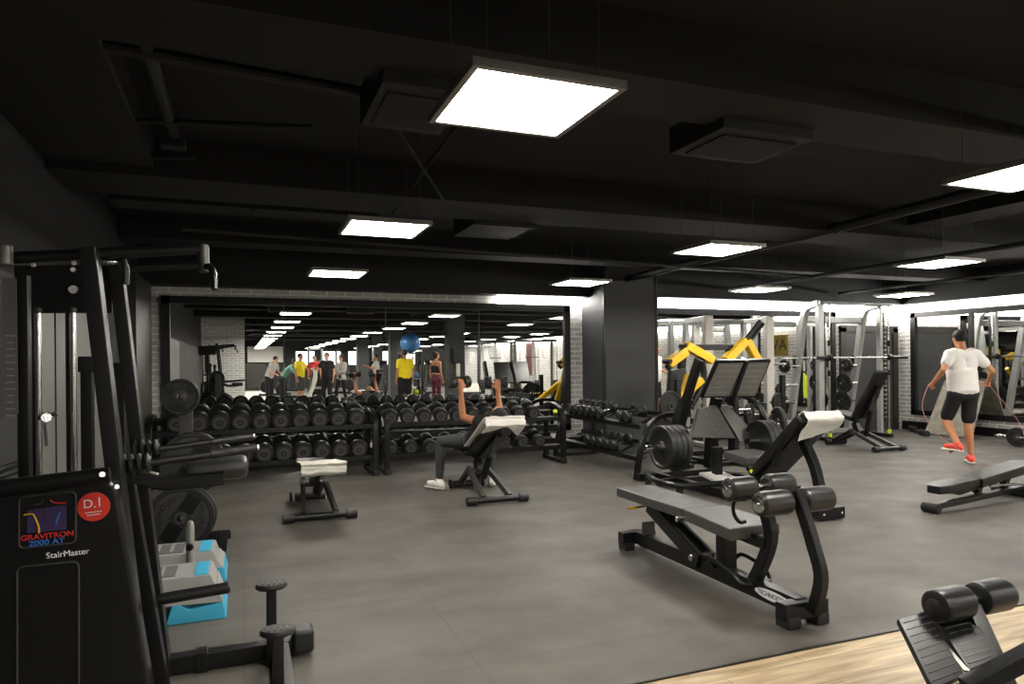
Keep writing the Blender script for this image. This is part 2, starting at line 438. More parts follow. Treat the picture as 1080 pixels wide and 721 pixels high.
# mirrors
def mirror(n, a0, a1, z0, z1, side, seams, fb=.10):
    d = .05
    def bx(b, u0, u1, w0, w1, t0, t1):
        if side == 'front': b.box(((u0+u1)/2, W-(t0+t1)/2, (w0+w1)/2), (u1-u0, t1-t0, w1-w0))
        else: b.box((TR-(t0+t1)/2, (u0+u1)/2, (w0+w1)/2), (t1-t0, u1-u0, w1-w0))
    g = B(); bx(g, a0+fb*.9, a1-fb*.9, z0+fb*.9, z1-fb*.9, .002, .03)
    o = struct('window_%d' % n, g, MIR); o['label'] = 'large wall mirror pane in a thick black frame'
    f = B(); bx(f, a0, a0+fb, z0, z1, .003, d+.02); bx(f, a1-fb, a1, z0, z1, .003, d+.02)
    bx(f, a0, a1, z1-fb, z1, .003, d+.02); bx(f, a0, a1, z0, z0+fb, .003, d+.02)
    f.obj('mirror_frame', FRM, o)
    for s_ in seams:
        q = B(); bx(q, s_[0]-s_[1]/2, s_[0]+s_[1]/2, z0+fb, z1-fb, .028, .034 if s_[1] < .05 else d); q.obj('seam' if s_[1] < .05 else 'mirror_frame', GRY if s_[1] < .05 else FRM, o)
    return o
S = [atP(x, 400, W).x for x in (300, 407, 505)]
mirror(1, atP(171, 400, W).x, atP(600, 400, W).x, .30, FT, 'front', [(s_, .008) for s_ in S])
mirror(2, 6.30, atP(879, 400, W).x, .30, FT, 'front', [(8.35, .008)])
py = [atT(x, 400, TR).y for x in (963, 1026)]
mirror(3, 7.25, py[0], .30, FT, 'right', [(py[1], .09)])
# door behind the rack
dx0, dx1 = atP(885, 400, W).x, atP(945, 400, W).x
b = B(); 
for (a, c) in ((dx0, dx0+.13), (dx1-.13, dx1)): b.box(((a+c)/2, W-.03, 1.0), (c-a, .058, 2.0))
b.box(((dx0+dx1)/2, W-.03, 1.975), (dx1-dx0, .058, .13))
d = struct('door_1', B().box(((dx0+dx1)/2, W-.016, .96), (dx1-dx0-.26, .03, 1.9), bev=.004), DOORM)
b.obj('door_frame', GRY, d)
B().cyl((dx0+.24, W-.03, 1.0), (dx0+.24, W-.09, 1.0), .014).cyl((dx0+.24, W-.08, 1.0), (dx0+.36, W-.08, 1.0), .011).obj('door_handle', CHR, d)
# cove strips
for i, (x0, x1) in enumerate(((atP(525, 315, W).x, 5.13), (6.09, TR-.01))):
    sbox('trim_%d' % (11+i), x0, x1, W-.10, W-.002, FT+.012, WZ-(.032 if i == 0 else .002), COVE)
sbox('trim_13', TR-.10, TR-.002, -14, W-.06, FT+.012, WZ-.002, COVE)
# beams across the ceiling
for i, (y0, y1, z0) in enumerate(((2.66, 3.1, 2.66), (5.3, 5.95, 2.68), (8.1, 8.5, 2.72), (-.6, 0, 2.68), (-3.8, -3.2, 2.68), (-8, -7.4, 2.68), (-13, -12.4, 2.68), (-18, -17.4, 2.68))):
    sbox('trim_%d' % (20+i), -1.18 if y0 > -3.5 else .1, TR-.31, y0, y1, z0, CH-.001, CEIL)
sbox('trim_30', -1.18, -.55, 3.11, 5.29, 2.74, CH-.001, CEIL)
sbox('trim_31', 6.6, 7.1, 3.11, 5.29, 2.8, CH-.001, CEIL)
# free-standing pillars behind the camera (seen in the mirror)
for i, (px, v) in enumerate(((479, 19.5), (417, 25.5), (382, 31), (398, 37), (560, 35))):
    u, _ = uv(px, 385); Z = v/(CS-u*SN); X = Z*(SN+u*CS); Y = 2*W-v
    sbox('wall_column_%d' % (i+1), X-.24, X+.24, Y-.24, Y+.24, 0, CH-.001, PILD)
# windows on the far wall
wx = 3.3
for i in range(6):
    x0 = 2.9+i*1.5
    o = struct('window_%d' % (4+i), B().box((x0+.55, PB+.02, 1.75), (1.05, .03, .8)), WINM)
    f = B()
    for xx in (x0, x0+1.1): f.box((xx, PB+.03, 1.75), (.06, .06, .92))
    for zz in (1.32, 2.18): f.box((x0+.55, PB+.03, zz), (1.16, .06, .06))
    f.obj('window_frame', FRM, o)
# white bulkhead and counter wall far left behind the camera
tag(B().box((1.25, PB+.35, 1.98), (1.9, .3, .9), bev=.01).obj('wall_sign_panel', WHI), 'long white panel high on the far wall seen in the mirror', 'panel')
tag(B().box((.75, PB+.35, .74), (1.05, .4, 1.45), bev=.01).box((.75, PB+.56, .74), (.02, .02, 1.4)).obj('locker', GRY), 'tall dark grey locker below the white panel in the mirror', 'locker')

# ---------------------------------------------------------------- lights
PZ = 2.287
def panel(x, y, label, rz=0):
    t = thing('ceiling_light', label, 'ceiling light', (x, y, PZ), 'square light panels')
    s = .27
    f = B()
    for sx in (-1, 1):
        f.box((x+sx*(s-.012), y, PZ+.012), (.024, 2*s, .03), bev=.002)
        f.box((x, y+sx*(s-.012), PZ+.012), (2*s-.048, .024, .03), bev=.002)
    f.obj('light_frame', ALU, t)
    B().box((x, y, PZ+.022), (2*s-.05, 2*s-.05, .006)).obj('housing', GRY, t)
    B().box((x, y, PZ+.006), (2*s-.05, 2*s-.05, .012)).obj('diffuser', GLOW, t)
    for sx in (-1, 1):
        for sy in (-1, 1):
            B().tube([(x+sx*.2, y+sy*.2, PZ+.024), (x+sx*.2, y+sy*.2, CH)], .0018, 5, 1).obj('hanging_wire', GRY, t)
    t.rotation_euler = (0, 0, rz)
    return t
rows = [(7.1, 'third row from the camera'), (4.65, 'second row from the camera'), (2.26, 'nearest row overhead')]
cols = [(.9, 'leftmost'), (3.63, 'second from the left'), (6.2, 'third from the left'), (8.75, 'fourth from the left')]
for y, rn in rows:
    for x, cn in cols:
        if y > 2 and not (y < 3 and x > 5): panel(x+(.03 if y < 3 else 0), y, 'glowing square ceiling panel, %s in the %s' % (cn, rn))
first = panel(.9, -.25, 'glowing square ceiling panel behind the camera, seen in the mirror')
k = 0
for j in range(9):
    for i in range(5):
        x = .9+2.65*i; y = -.25-2.45*j
        if (i == 0 and j == 0) or x > 11.6: continue
        dup(first, (x, y, PZ), 0, 'glowing square ceiling panel behind the camera, seen in the mirror', 'square light panels in the mirror')
first['group'] = 'square light panels in the mirror'
# ---------------------------------------------------------------- pipes, ducts and boxes overhead
def pipe(pts, r, label, m=CEIL2, cat='pipe', name='ceiling_pipe', k=1):
    b = B().tube(pts, r, 10, k)
    for p in pts[1:-1] if len(pts) > 2 else []:
        b.ell(p, r*1.25, sub=2)
    return tag(b.obj(name, m), label, cat)
pt = pipe([atz(140, 5, 2.8), atz(186, 150, 2.8)], .035, 'thick dark pipe under the ceiling at upper left')
p0 = atz(186, 150, 2.6)
t = thing('pipe_bracket', 'small dark bracket at the end of the upper left pipe', 'bracket', atz(186, 150, 2.76))
B().box(atz(183, 152, 2.74), (.14, .1, .05), bev=.006).obj('clamp', CEIL2, t)
B().tube([atz(186, 150, 2.78), atz(186, 150, 2.78)+V((0, 0, .17))], .008, 6, 1).obj('hanger_rod', CEIL2, t)
for i, (a, c2, r, lb) in enumerate((((0, 28), (395, 100), .03, 'long dark cable bundle crossing the ceiling above the left machine'),
                            ((0, 120), (330, 135), .018, 'thin conduit crossing the ceiling above the left machine'),
                            ((75, 165), (205, 165), .022, 'short dark rail hung from the ceiling at left'))):
    pipe([atz(a[0], a[1], 2.78), atz(c2[0], c2[1], 2.78)], r, lb, k=1)
pipe([(5.55, 2.4, 2.76), (5.55, 5.25, 2.70), (5.55, 9.6, 2.66)], .05, 'dark sprinkler main running toward the charcoal pillar', k=1)
pipe([(7.9, 1.5, 2.62), (7.9, 9.6, 2.62)], .03, 'thin dark pipe running toward the barbell rack', k=1)
pipe([(4.3, 1.4, 2.7), (4.3, 2.64, 2.7)], .035, 'dark pipe at the upper right above the wood floor', k=1)
pipe([(10.2, 3.2, 2.6), (10.2, 9.6, 2.6)], .025, 'thin dark pipe above the man with the skipping rope', k=1)
pipe([(-.5, 6.9, 2.62), (8.0, 7.9, 2.62)], .022, 'long thin conduit crossing behind the hanging light panels', k=1)
for y in (-2, -5, -9): pipe([(.3, y, 2.62), (11.5, y, 2.62)], .05, 'dark pipe across the ceiling behind the camera, seen in the mirror', k=1)['group'] = 'pipes behind the camera'
def unit(x0, y, w, dpt, z, h, label):
    c0 = atz(x0, y, z)
    t = thing('air_unit', label, 'air conditioning unit', c0)
    B().box(c0+V((0, 0, h/2)), (w, dpt, h), bev=.012).obj('casing', CEIL2, t)
    B().box(c0+V((0, 0, -.004)), (w*.8, dpt*.7, .012), bev=.003).obj('grille', CEIL, t)
    for s in (-1, 1):
        B().tube([c0+V((s*w*.4, 0, h)), V((c0.x+s*w*.4, c0.y, CH))], .006, 6, 1).obj('hanger_rod', CEIL2, t)
unit(780, 156, .62, .5, 2.6, .16, 'flat dark air unit hung right of the nearest light panel')
unit(436, 118, .42, .6, 2.6, .2, 'boxy dark duct end left of the nearest light panel')
def duct(x0, x1, y0, y1, z0, z1, label):
    t = thing('air_duct', label, 'air duct', ((x0+x1)/2, (y0+y1)/2, z0))
    B().box(((x0+x1)/2, (y0+y1)/2, (z0+z1)/2), (x1-x0, y1-y0, z1-z0), bev=.006).obj('duct_body', CEIL2, t)
    n = int(max(x1-x0, y1-y0)/1.1)
    for i in range(n+1):
        f = i/max(n, 1)
        if x1-x0 > y1-y0: c = (x0+.03+(x1-x0-.06)*f, (y0+y1)/2, (z0+z1)/2); s = (.03, y1-y0+.03, z1-z0+.02)
        else: c = ((x0+x1)/2, y0+.03+(y1-y0-.06)*f, (z0+z1)/2); s = (x1-x0+.03, .03, z1-z0+.02)
        B().box(c, s).obj('duct_flange', CEIL, t)
duct(2.0, 2.6, 5.97, 6.7, 2.66, 2.949, 'dark square air duct running toward the mirror, left of centre')
duct(9.5, 10.0, 3.2, 4.2, 2.7, 2.949, 'dark square air duct at far right near the ceiling')
duct(-1.0, 1.2, 6.4, 6.75, 2.74, 2.949, 'low dark duct near the left wall above the plate stand')
# diagonal braces above the second light
for i, (a, c2, lb) in enumerate((((410, 122), (470, 215), 'thin dark brace sloping left of the nearest light panel'), ((480, 135), (415, 225), 'thin dark brace crossing the other behind the nearest light'),
          ((600, 30), (560, 70), 'thin dark brace sloping down above the nearest light panel'))):
    a, c2 = atz(a[0], a[1], 2.93), atz(c2[0], c2[1], 2.66)
    pipe([a, c2], .012, lb, cat='brace', name='ceiling_brace', k=1)

# ---------------------------------------------------------------- camera
cd = bpy.data.cameras.new('camera'); cam = bpy.data.objects.new('camera', cd); C.objects.link(cam)
cd.sensor_width = 36; cd.lens = F/1080*36; cd.shift_y = (CY-360.5)/1080; cd.clip_start = .02; cd.clip_end = 200
cam.matrix_world = Matrix.Translation((0, 0, HC)) @ Matrix.Rotation(-YAW, 4, 'Z') @ Matrix.Rotation(PI/2, 4, 'X') @ Matrix.Rotation(-ROLL, 4, 'Z')
sc = bpy.context.scene; sc.camera = cam
sc.view_settings.view_transform = 'Standard'; sc.view_settings.look = 'None'; sc.view_settings.gamma = 1; sc.view_settings.exposure = 0.7
sc.view_settings.use_curve_mapping = False
sc.cycles.max_bounces = 8; sc.cycles.glossy_bounces = 6; sc.cycles.diffuse_bounces = 3
sc.cycles.use_denoising = True
w = bpy.data.worlds.new('world'); sc.world = w; w.use_nodes = True
w.node_tree.nodes['Background'].inputs[0].default_value = lin((90, 90, 92)); w.node_tree.nodes['Background'].inputs[1].default_value = .02
# ---------------------------------------------------------------- dumbbells
def make_dumbbell(r, L, loc, label, hm=DBL, hf=.31, group=None):
    """axis along y, front end toward -y"""
    t = thing('dumbbell', label, 'dumbbell', loc, group); o = V(loc)
    hl = L*hf
    for s in (-1, 1):
        a = o+V((0, s*L/2, 0))
        h = B().lathe([(0, 0), (r*.78, 0), (r*.80, .003), (r*.93, .006), (r, .02), (r, hl*.55), (r*.93, hl*.62), (r*.93, hl*.68), (r*.99, hl*.74), (r*.95, hl), (r*.3, hl), (0, hl)], a, (0, -s, 0), 26).obj('head', hm, t)
        B().lathe([(0, -.001), (r*.14, -.001), (r*.16, .002), (r*.3, .0015), (r*.32, -.0005), (r*.66, -.0005), (r*.7, .004), (0, .004)], a, (0, -s, 0), 26).obj('end_disc', RUBF, h)
    hh_ = (1-2*hf)*L+.01
    B().lathe([(0, 0), (.015, 0), (.016, hh_*.3), (.019, hh_*.5), (.016, hh_*.7), (.015, hh_), (0, hh_)], o+V((0, -hh_/2, 0)), (0, 1, 0), 14).obj('handle', CHR, t)
    return t
def rack_frame(b, x, y, w, side=1, arc=False):
    if arc:
        b.curved_beam([(x, y-.06, 0), (x, y-.03, .2), (x, y+.02, .42), (x, y+.12, .62), (x, y+.26, .72), (x, y+.42, .75), (x, y+.56, .74)], w, .055, (1, 0, 0), 4)
        b.curved_beam([(x, y+.56, .75), (x, y+.575, .4), (x, y+.59, 0)], w, .05, (1, 0, 0), 3); return
    """end frame of a two-tier rack: front leg, bend at the top, rear leg; profile in the y-z plane"""
    b.curved_beam([(x, y+.0, 0.0), (x, y+.0, .3), (x, y+.0, .58), (x, y+.03, .67), (x, y+.10, .735), (x, y+.25, .78), (x, y+.42, .795), (x, y+.56, .77)], w, .05, (1, 0, 0), 4)
    b.curved_beam([(x, y+.56, .78), (x, y+.575, .5), (x, y+.59, 0)], w, .05, (1, 0, 0), 3)
def rack_geo(T0, T1, y, label, tiers=((.60, 8), (.215, 8)), arc=False):
    t = thing('dumbbell_rack', label, 'dumbbell rack', ((T0+T1)/2, y+.3, 0))
    for x in (T0, T1):
        f = B(); rack_frame(f, x, y, .07, arc=arc)
        f.beam((x, y-.02, .025), (x, y+.64, .025), .07, .05)
        o = f.obj('end_frame', BLK2, t)
        for yy in (y, y+.58): B().cyl((x, yy, 0), (x, yy, .07), .05, 14).obj('rubber_foot', RUB, o)
    for z, _ in tiers:
        s = B(); th = math.radians(20)
        for k, (dy, w) in enumerate(((.055, .075), (.28, .075))):
            s.box(((T0+T1)/2, y+.02+dy, z+dy*math.tan(th)+.01), (T1-T0-.07, w, .012), Matrix.Rotation(th, 3, 'X'), .003)
        s.box(((T0+T1)/2, y+.008, z+.012), (T1-T0-.06, .012, .055), bev=.003)
        s.box(((T0+T1)/2, y+.36, z+.15), (T1-T0-.06, .012, .05), bev=.003)
        for q in range(5):
            xx = T0+(T1-T0)*(q+.5)/5
            s.beam((xx, y+.01, z-.01), (xx, y+.36, z+.115), .03, .02)
        s.obj('shelf', BLK2, t)
    B().beam((T0, y+.56, .3), (T1, y+.56, .3), .05, .05, bev=.005).obj('cross_bar', BLK, t)
    return t
YR = 8.56
RL = [atP(156, 450, YR).x, atP(400, 450, YR).x-.05, atP(405.5, 450, YR).x+.03, atP(594, 450, YR).x]
rack_geo(RL[0], RL[1], YR, 'long black two-tier dumbbell rack in front of the mirror, left one behind the plate stand')
rack_geo(RL[2], RL[3], YR, 'long black two-tier dumbbell rack in front of the mirror, right one behind the seated lifter')
def fill(n, x0, x1, z, y, r0, r1, L, shelf, rack, hand=None, skip=()):
    first = None
    for i in range(n):
        if i in skip: continue
        f = i/(n-1); x = x0+(x1-x0)*f; r = r0+(r1-r0)*f
        lab = 'black round rubber dumbbell, %s from the left on the %s shelf of the %s rack' % (ORD[i], shelf, rack)
        loc = V((x, y+.17, z+r+.055))
        if first is None:
            first = make_dumbbell(r0, L, loc, lab, group='dumbbells on the %s rack' % rack); rr0 = r0
            first.rotation_euler = (math.radians(17), 0, 0)
            d = first
        else:
            d = dup(first, loc, 0, lab, 'dumbbells on the %s rack' % rack, r/rr0); d.rotation_euler = (math.radians(17), 0, 0)
        d['label'] = lab
def Tx(px): return atP(px, 440, YR-.02).x
fill(10, Tx(186), Tx(377), .60, YR, .122, .108, .38, 'top', 'left')
fill(10, Tx(190), Tx(379), .215, YR, .122, .108, .38, 'bottom', 'left')
fill(10, Tx(413), Tx(564.5), .60, YR, .098, .09, .34, 'top', 'middle')
fill(9, Tx(413), Tx(571), .215, YR, .088, .084, .32, 'bottom', 'middle')
# third rack along the charcoal pillar, front toward -x
r3 = rack_geo(-1.12, 1.12, 0, 'black two-tier dumbbell rack half filled, standing against the charcoal pillar', arc=True)
T3 = 4.34
r3.location = (T3+.3, 8.1, 0)
# root sits at (0, .3); rotate so that local -y faces world -x
r3.rotation_euler = (0, 0, -PI/2)
small = None
for tier, z, zl, slots in (('top', .60, 'top', [0, 1, 2, 3, 4, 5, 8.1, 9]), ('bottom', .215, 'bottom', [3.1, 4.1, 5.1, 6.1, 7.1])):
    for i, s_ in enumerate(slots):
        yy = 9.0-s_*.178-.02
        lab = 'small chrome-handled dumbbell, %s from the far end on the %s shelf by the pillar' % (ORD[i], zl)
        loc = V((T3+.17, yy, z+.085+.055))
        if small is None:
            small = make_dumbbell(.08, .29, loc, lab, hf=.2, group='dumbbells on the pillar rack')
            d = small
        else: d = dup(small, loc, 0, lab, 'dumbbells on the pillar rack')
        d.rotation_euler = (0, math.radians(-17), -PI/2)
        d.rotation_euler = (Matrix.Rotation(-PI/2, 3, 'Z') @ Matrix.Rotation(math.radians(17), 3, 'X')).to_euler()
        d['label'] = lab

# ---------------------------------------------------------------- weight plates
def plate_geo(t, o, ax, r, th, style=0):
    o = V(o); ax = V(ax).normalized()
    h = th/2
    pr = [(.028, -h), (r*.26, -h), (r*.30, -h*.45), (r*.80, -h*.45), (r*.86, -h), (r*.97, -h), (r, -h*.7), (r, h*.7), (r*.97, h), (r*.86, h), (r*.80, h*.45), (r*.30, h*.45), (r*.26, h), (.028, h), (.028, -h)]
    B().lathe(pr, o, ax, 36).obj('disc', RUB if style != 2 else IRON, t)
    B().lathe([(.026, -h-.002), (.045, -h-.002), (.047, h+.002), (.026, h+.002), (.026, -h-.002)], o, ax, 20).obj('bore_ring', GRY, t)
    if style:
        sd, n = frame(ax)
        for s in (-1, 1):
            for k in range(3):
                a = k*2*PI/3+.5
                if s == 1:
                    pts = []
                    for q in range(7): aa = a-.38+.76*q/6; pts.append((r*.72, aa))
                    for q in range(7): aa = a+.34-.68*q/6; pts.append((r*.44, aa))
                    P3 = [o-ax*h*.5+(sd*math.cos(aa)+n*math.sin(aa))*rr for rr, aa in pts]
                    B().prism(P3, -ax*.003).obj('grip_slot', BLK, t)
def make_plate(o, ax, r, th, label, group=None, style=0):
    t = thing('weight_plate', label, 'weight plate', o, group); plate_geo(t, o, ax, r, th, style); return t
PX = {}
def plates(n, o, ax, r, th, labels, group, key, style=0):
    """n plates side by side along ax starting at o; ax is a unit axis direction"""
    ax = V(ax)
    for i in range(n):
        c = V(o)+ax*(i*(th+.004)+th/2)
        k = (round(r, 3), th, tuple(round(a, 2) for a in ax), style)
        if k not in PX: PX[k] = make_plate(c, ax, r, th, labels[i], group, style)
        else: dup(PX[k], c, 0, labels[i], group)
# plate stand at left
PS = V((-.42, 5.95, 0))
c1 = atP(191, 545, 5.72); c2 = atP(203, 488, 5.80); c3 = atP(190.5, 418, 5.84)
st = thing('plate_stand', 'black upright plate stand behind the left machine, holding large weight plates', 'plate rack', PS)
xx = c1.x
B().beam((xx+.02, 5.98, .04), (xx+.02, 5.98, 1.22), .10, .09, bev=.006).obj('upright', GRY, st)
fb = B(); fb.beam((xx-.3, 5.98, .03), (xx+.34, 5.98, .03), .08, .06); fb.beam((xx+.02, 5.6, .03), (xx+.02, 6.5, .03), .08, .06); fb.obj('base', BLK, st)
for z, q in ((c1.z, .28), (c2.z, .3), (c3.z, .2)):
    B().lathe([(0, 0), (.02, 0), (.024, .004), (.024, q), (0, q)], (xx+.02 if z != c2.z else c2.x, 5.95, z), (0, -1, 0), 14).obj('peg', CHR, st)
def TT(s, o, r, a0, a1, up, m, t, size):
    for i, ch in enumerate(s):
        a = a0+(a1-a0)*i/(len(s)-1)
        d = V((math.cos(a), 0, math.sin(a))); u = d if up else -d
        text(ch, size, V(o)+d*r, u.cross(V((0, -1, 0))), u, m, t, 'lettering', .001)
bp = make_plate((c1.x, 5.70, c1.z), (0, 1, 0), .235, .06, 'large grey weight plate with raised lettering low on the plate stand', 'plates on the stand', 0)
for s in (-1, 1):
    d = V((math.cos(math.radians(58)), 0, math.sin(math.radians(58))))*s; w_ = V((-d.z, 0, d.x))
    cc = V((c1.x, 5.668, c1.z))
    P3 = [cc+d*.055+w_*.055, cc+d*.19+w_*.055, cc+d*.19-w_*.055, cc+d*.055-w_*.055]
    B().prism(P3, (0, .004, 0)).obj('grip_slot', BLK, bp)
face = B().lathe([(.05, 0), (.2, 0), (.2, .012), (.05, .012), (.05, 0)], (c1.x, 5.676, c1.z), (0, 1, 0), 36).obj('face', IRON, bp)
TT('TECHNOGYM', (c1.x, 5.674, c1.z), .145, math.radians(205), math.radians(108), True, BLK, face, .05)
TT('TECHNOGYM', (c1.x, 5.674, c1.z), .145, math.radians(25), math.radians(-72), True, BLK, face, .05)
dup(bp, (c1.x+.012, 5.775, c1.z), 0, 'second large plate directly behind the lettered plate on the stand', 'plates on the stand')
dup(bp, (c2.x, 5.82, c2.z), .0, 'large grey weight plate half hidden behind the padded arms of the machine', 'plates on the stand')
make_plate((c3.x, 5.84, c3.z), (0, 1, 0), .137, .05, 'medium three-grip weight plate at the top of the plate stand', 'plates on the stand', 1)

# ---------------------------------------------------------------- adjustable benches (axis along +y: rear cross foot at low y)
def make_bench(x, y, label, back=60, towel=None, kind='bench', seat_z=.44, seatang=6):
    """(x, y) = middle of the rear cross foot; the seat is toward +y"""
    t = thing('adjustable_bench', label, 'bench', (x, y+.5, 0))
    b = B().cyl((x-.27, y, .045), (x+.27, y, .045), .03, 14); b.obj('rear_foot_bar', BLK2, t)
    for s in (-1, 1):
        B().cyl((x+s*.22, y, .045), (x+s*.32, y, .045), .044, 18).obj('foot_cap', RUB, t)
        B().beam((x+s*.14, y+.02, .06), (x+s*.10, y+.62, .27), .045, .06, bev=.006).obj('side_rail', GRY, t)
        B().beam((x+s*.10, y+.60, .26), (x+s*.07, y+1.0, .06), .045, .055, bev=.006).obj('front_strut', BLK2, t)
    B().cyl((x-.15, y+1.0, .045), (x+.15, y+1.0, .045), .04, 16).obj('front_foot_bar', RUB, t)
    B().beam((x, y+.55, .24), (x, y+.62, seat_z-.07), .08, .09, bev=.006).obj('post', BLK2, t)
    B().cyl((x-.12, y+.58, .24), (x+.12, y+.58, .24), .03, 14).obj('pivot', GRY, t)
    hinge = V((x, y+.58, seat_z))
    a = math.radians(seatang)
    sb = B(); sb.box(hinge+V((0, .20*math.cos(a), .20*math.sin(a))), (.30, .36, .06), Matrix.Rotation(a, 3, 'X'), .025, 3); sb.obj('seat', VIN, t)
    sf = B(); sf.beam(hinge+V((0, -.02, -.055)), hinge+V((0, .36, -.05+.36*math.sin(a))), .06, .04); sf.obj('seat_frame', BLK, t)
    A = math.radians(back); d = V((0, -math.cos(A), math.sin(A))); nrm = V((0, math.sin(A), math.cos(A)))
    L = .84
    hw0, hw1 = .155, .125
    c = hinge+V((0, -.05, .02))
    up = d; sdv = V((1, 0, 0))
    pts = []
    for fx, fl in ((-.9, 0), (-1, .04), (-1, .45), (-.82, .62), (-.82, .96), (-.7, 1), (.7, 1), (.82, .96), (.82, .62), (1, .45), (1, .04), (.9, 0)):
        pts.append(c+sdv*(fx*.155)+d*(fl*L)-nrm*.035)
    B().prism(pts, nrm*.07, .014).obj('backrest', VIN, t)
    f = B(); f.beam(c-nrm*.055+d*.02, c-nrm*.055+d*.62, .07, .04); f.obj('backrest_frame', BLK, t)
    mid = c-nrm*.06+d*.42
    B().cyl(mid, V((x, y+.42, .19)), .024, 14).obj('support_strut', GRY, t)
    B().beam(mid+(V((x, y+.42, .19))-mid)*.35, V((x, y+.42, .19)), .055, .055, bev=.008).obj('strut_sleeve', BLK, t)
    if seat_z < .5:
        for s in (-1, 1):
            B().cyl((x+s*.17, y+1.0, .05), (x+s*.2, y+1.0, .05), .05, 16).obj('wheel', RUB, t)
    return t, c, d, nrm, L
def towel_bench(name, c, d, nrm, L, lo, hi, back, w, label, m=TOW, off=.042):
    """towel over the backrest end: starts lo down the front, goes over the end, hangs 'back' on the rear"""
    p = [c+d*(L*lo)+nrm*off, c+d*(L*(lo+hi)/2)+nrm*(off+.004), c+d*(L*.985)+nrm*(off+.004), c+d*(L+.022)+nrm*(off*.4), c+d*(L+.022)-nrm*(off*.6)]
    down = V((0, 0, -1))
    q = c+d*(L+.012)-nrm*(off+.006)
    p += [q, q-d*(back*.5)-nrm*.006, q-d*back-nrm*.012]
    o = B().sheet(p, V((1, 0, 0))*w, 16, .005, .005, seed=hash_(name), hang=(lambda f: .35+.65*abs(2*f-1)**1.2 if f > .5 else .35+.4*abs(2*f-1)) if back > .1 else None).obj(name, m)
    return tag(o, label, 'towel')
def hash_(s): return sum(ord(ch) for ch in s) % 17
# flat bench with towel, left
pb = atz(338, 549)
bt, c, d, n, L = make_bench(pb.x, pb.y, 'flat adjustable bench draped with a grey-white towel, in front of the left dumbbell rack', 6, seat_z=.40, seatang=2)
towel_bench('towel', c, d, n, L, .1, .6, .05, .37, 'grey-white towel spread over the flat bench at left', TOWG)
# incline bench of the seated lifter
pb2 = atz(525, 531)
BX, BY = pb2.x, pb2.y
lb, c, d, n, L = make_bench(BX, BY, 'adjustable incline bench under the woman pressing dumbbells', 27, seat_z=.42, seatang=10)
LC, LD, LN, LL = c, d, n, L
towel_bench('towel_', c, d, n, L, .12, .6, .24, .40, 'white towel hanging over the top of the incline bench behind the seated woman').name = 'towel.001'
# bench inside the barbell machine, right
pb3 = atz(938, 476)
bench3, c3_, d3_, n3_, L3_ = make_bench(pb3.x, pb3.y, 'upright adjustable bench standing inside the silver barbell rack', 60, seat_z=.46, seatang=12)
# low flat bench at the right edge
a0 = atz(985, 541); a1 = atz(1080, 524)
dv = (a1-a0); dv.z = 0; dv.normalize(); sd = V((-dv.y, dv.x, 0))
t = thing('flat_bench', 'low black padded bench cut by the right edge of the photo', 'bench', a0+dv*.8)
B().cyl(a0+V((0, 0, .045))-sd*.05, a0+V((0, 0, .045))+sd*.10, .045, 16).obj('foot_cap', RUB, t)
B().beam(a0+V((0, 0, .06)), a0+dv*1.5+V((0, 0, .10)), .07, .05, bev=.008).obj('base_rail', BLK2, t)
B().cyl(a0+dv*1.5+V((0, 0, .045))-sd*.3, a0+dv*1.5+V((0, 0, .045))+sd*.3, .045, 16).obj('foot_bar', RUB, t)
R = Matrix((dv, sd, V((0, 0, 1)))).transposed()
tl = .10
def P(u, s, z): return a0+dv*u+sd*s+V((0, 0, z))
B().prism([P(.06, -.02, .235), P(.06, .10, .235), P(.16, .14, .245), P(.62, .14, .27), P(.62, -.06, .27), P(.16, -.06, .245)], (0, 0, -.075), .012).obj('head_pad', VIN, t)
B().prism([P(.64, -.07, .265), P(.64, .16, .265), P(1.6, .16, .35), P(1.6, -.07, .35)], (0, 0, -.09), .014).obj('seat_pad', VIN, t)
B().prism([P(.22, 0, .18), P(.95, 0, .22), P(.95, 0, .18), P(.4, 0, .12)], sd*.09, .004).obj('pad_bracket', BLK, t)
for u in (.75, 1.2): B().beam(P(u, .05, .10), P(u+.1, .05, .26), .06, .06).obj('post', BLK2, t)
B().tube([P(.85, -.02, .17), P(1.3, -.02, .15), P(1.5, -.02, .13)], .012, 8).obj('adjust_rod', CHR, t)

# ---------------------------------------------------------------- leg curl / ab bench in front (profile traced on its mid plane)
T0 = 2.72
def q(x, y, dx=0.): 
    p = atT(x, y, T0); p.x += dx; return p
a_l = q(672, 583); a_r = q(846, 652)
t = thing('leg_curl_bench', 'long black bench with four padded rollers standing nearest in the middle of the floor', 'exercise bench', (T0, (a_l.y+a_r.y)/2, 0))
zb = .09
yl, yr = a_l.y, a_r.y
B().beam((T0, yl, zb), (T0, yr, zb), .08, .095, bev=.008).obj('base_beam', BLK2, t)
for y_, nm, hw in ((yl, 'rear_foot', .14), (yr, 'front_foot', .145)):
    f = B().box((T0, y_, .085), (hw*2, .08, .09), bev=.008).obj(nm, BLK2, t)
    for s in (-1, 1):
        B().box((T0+s*(hw-.05), y_-.003, .03), (.085, .10, .06), bev=.01).obj('rubber_foot', RUB, f)
# badge
bd = B().prism([(T0-.0435, yr+.17+.15*cc, .098+.035*ss) for cc, ss in [(math.cos(k*PI/8)*.9, math.sin(k*PI/8)*.8) for k in range(16)]], (-.003, 0, 0)).obj('badge', WHT, t)
text('TECHNOGYM', .035, (T0-.0475, yr+.17, .098), (0, -1, 0), (0, 0, 1), BLK, bd, 'lettering', .0005)
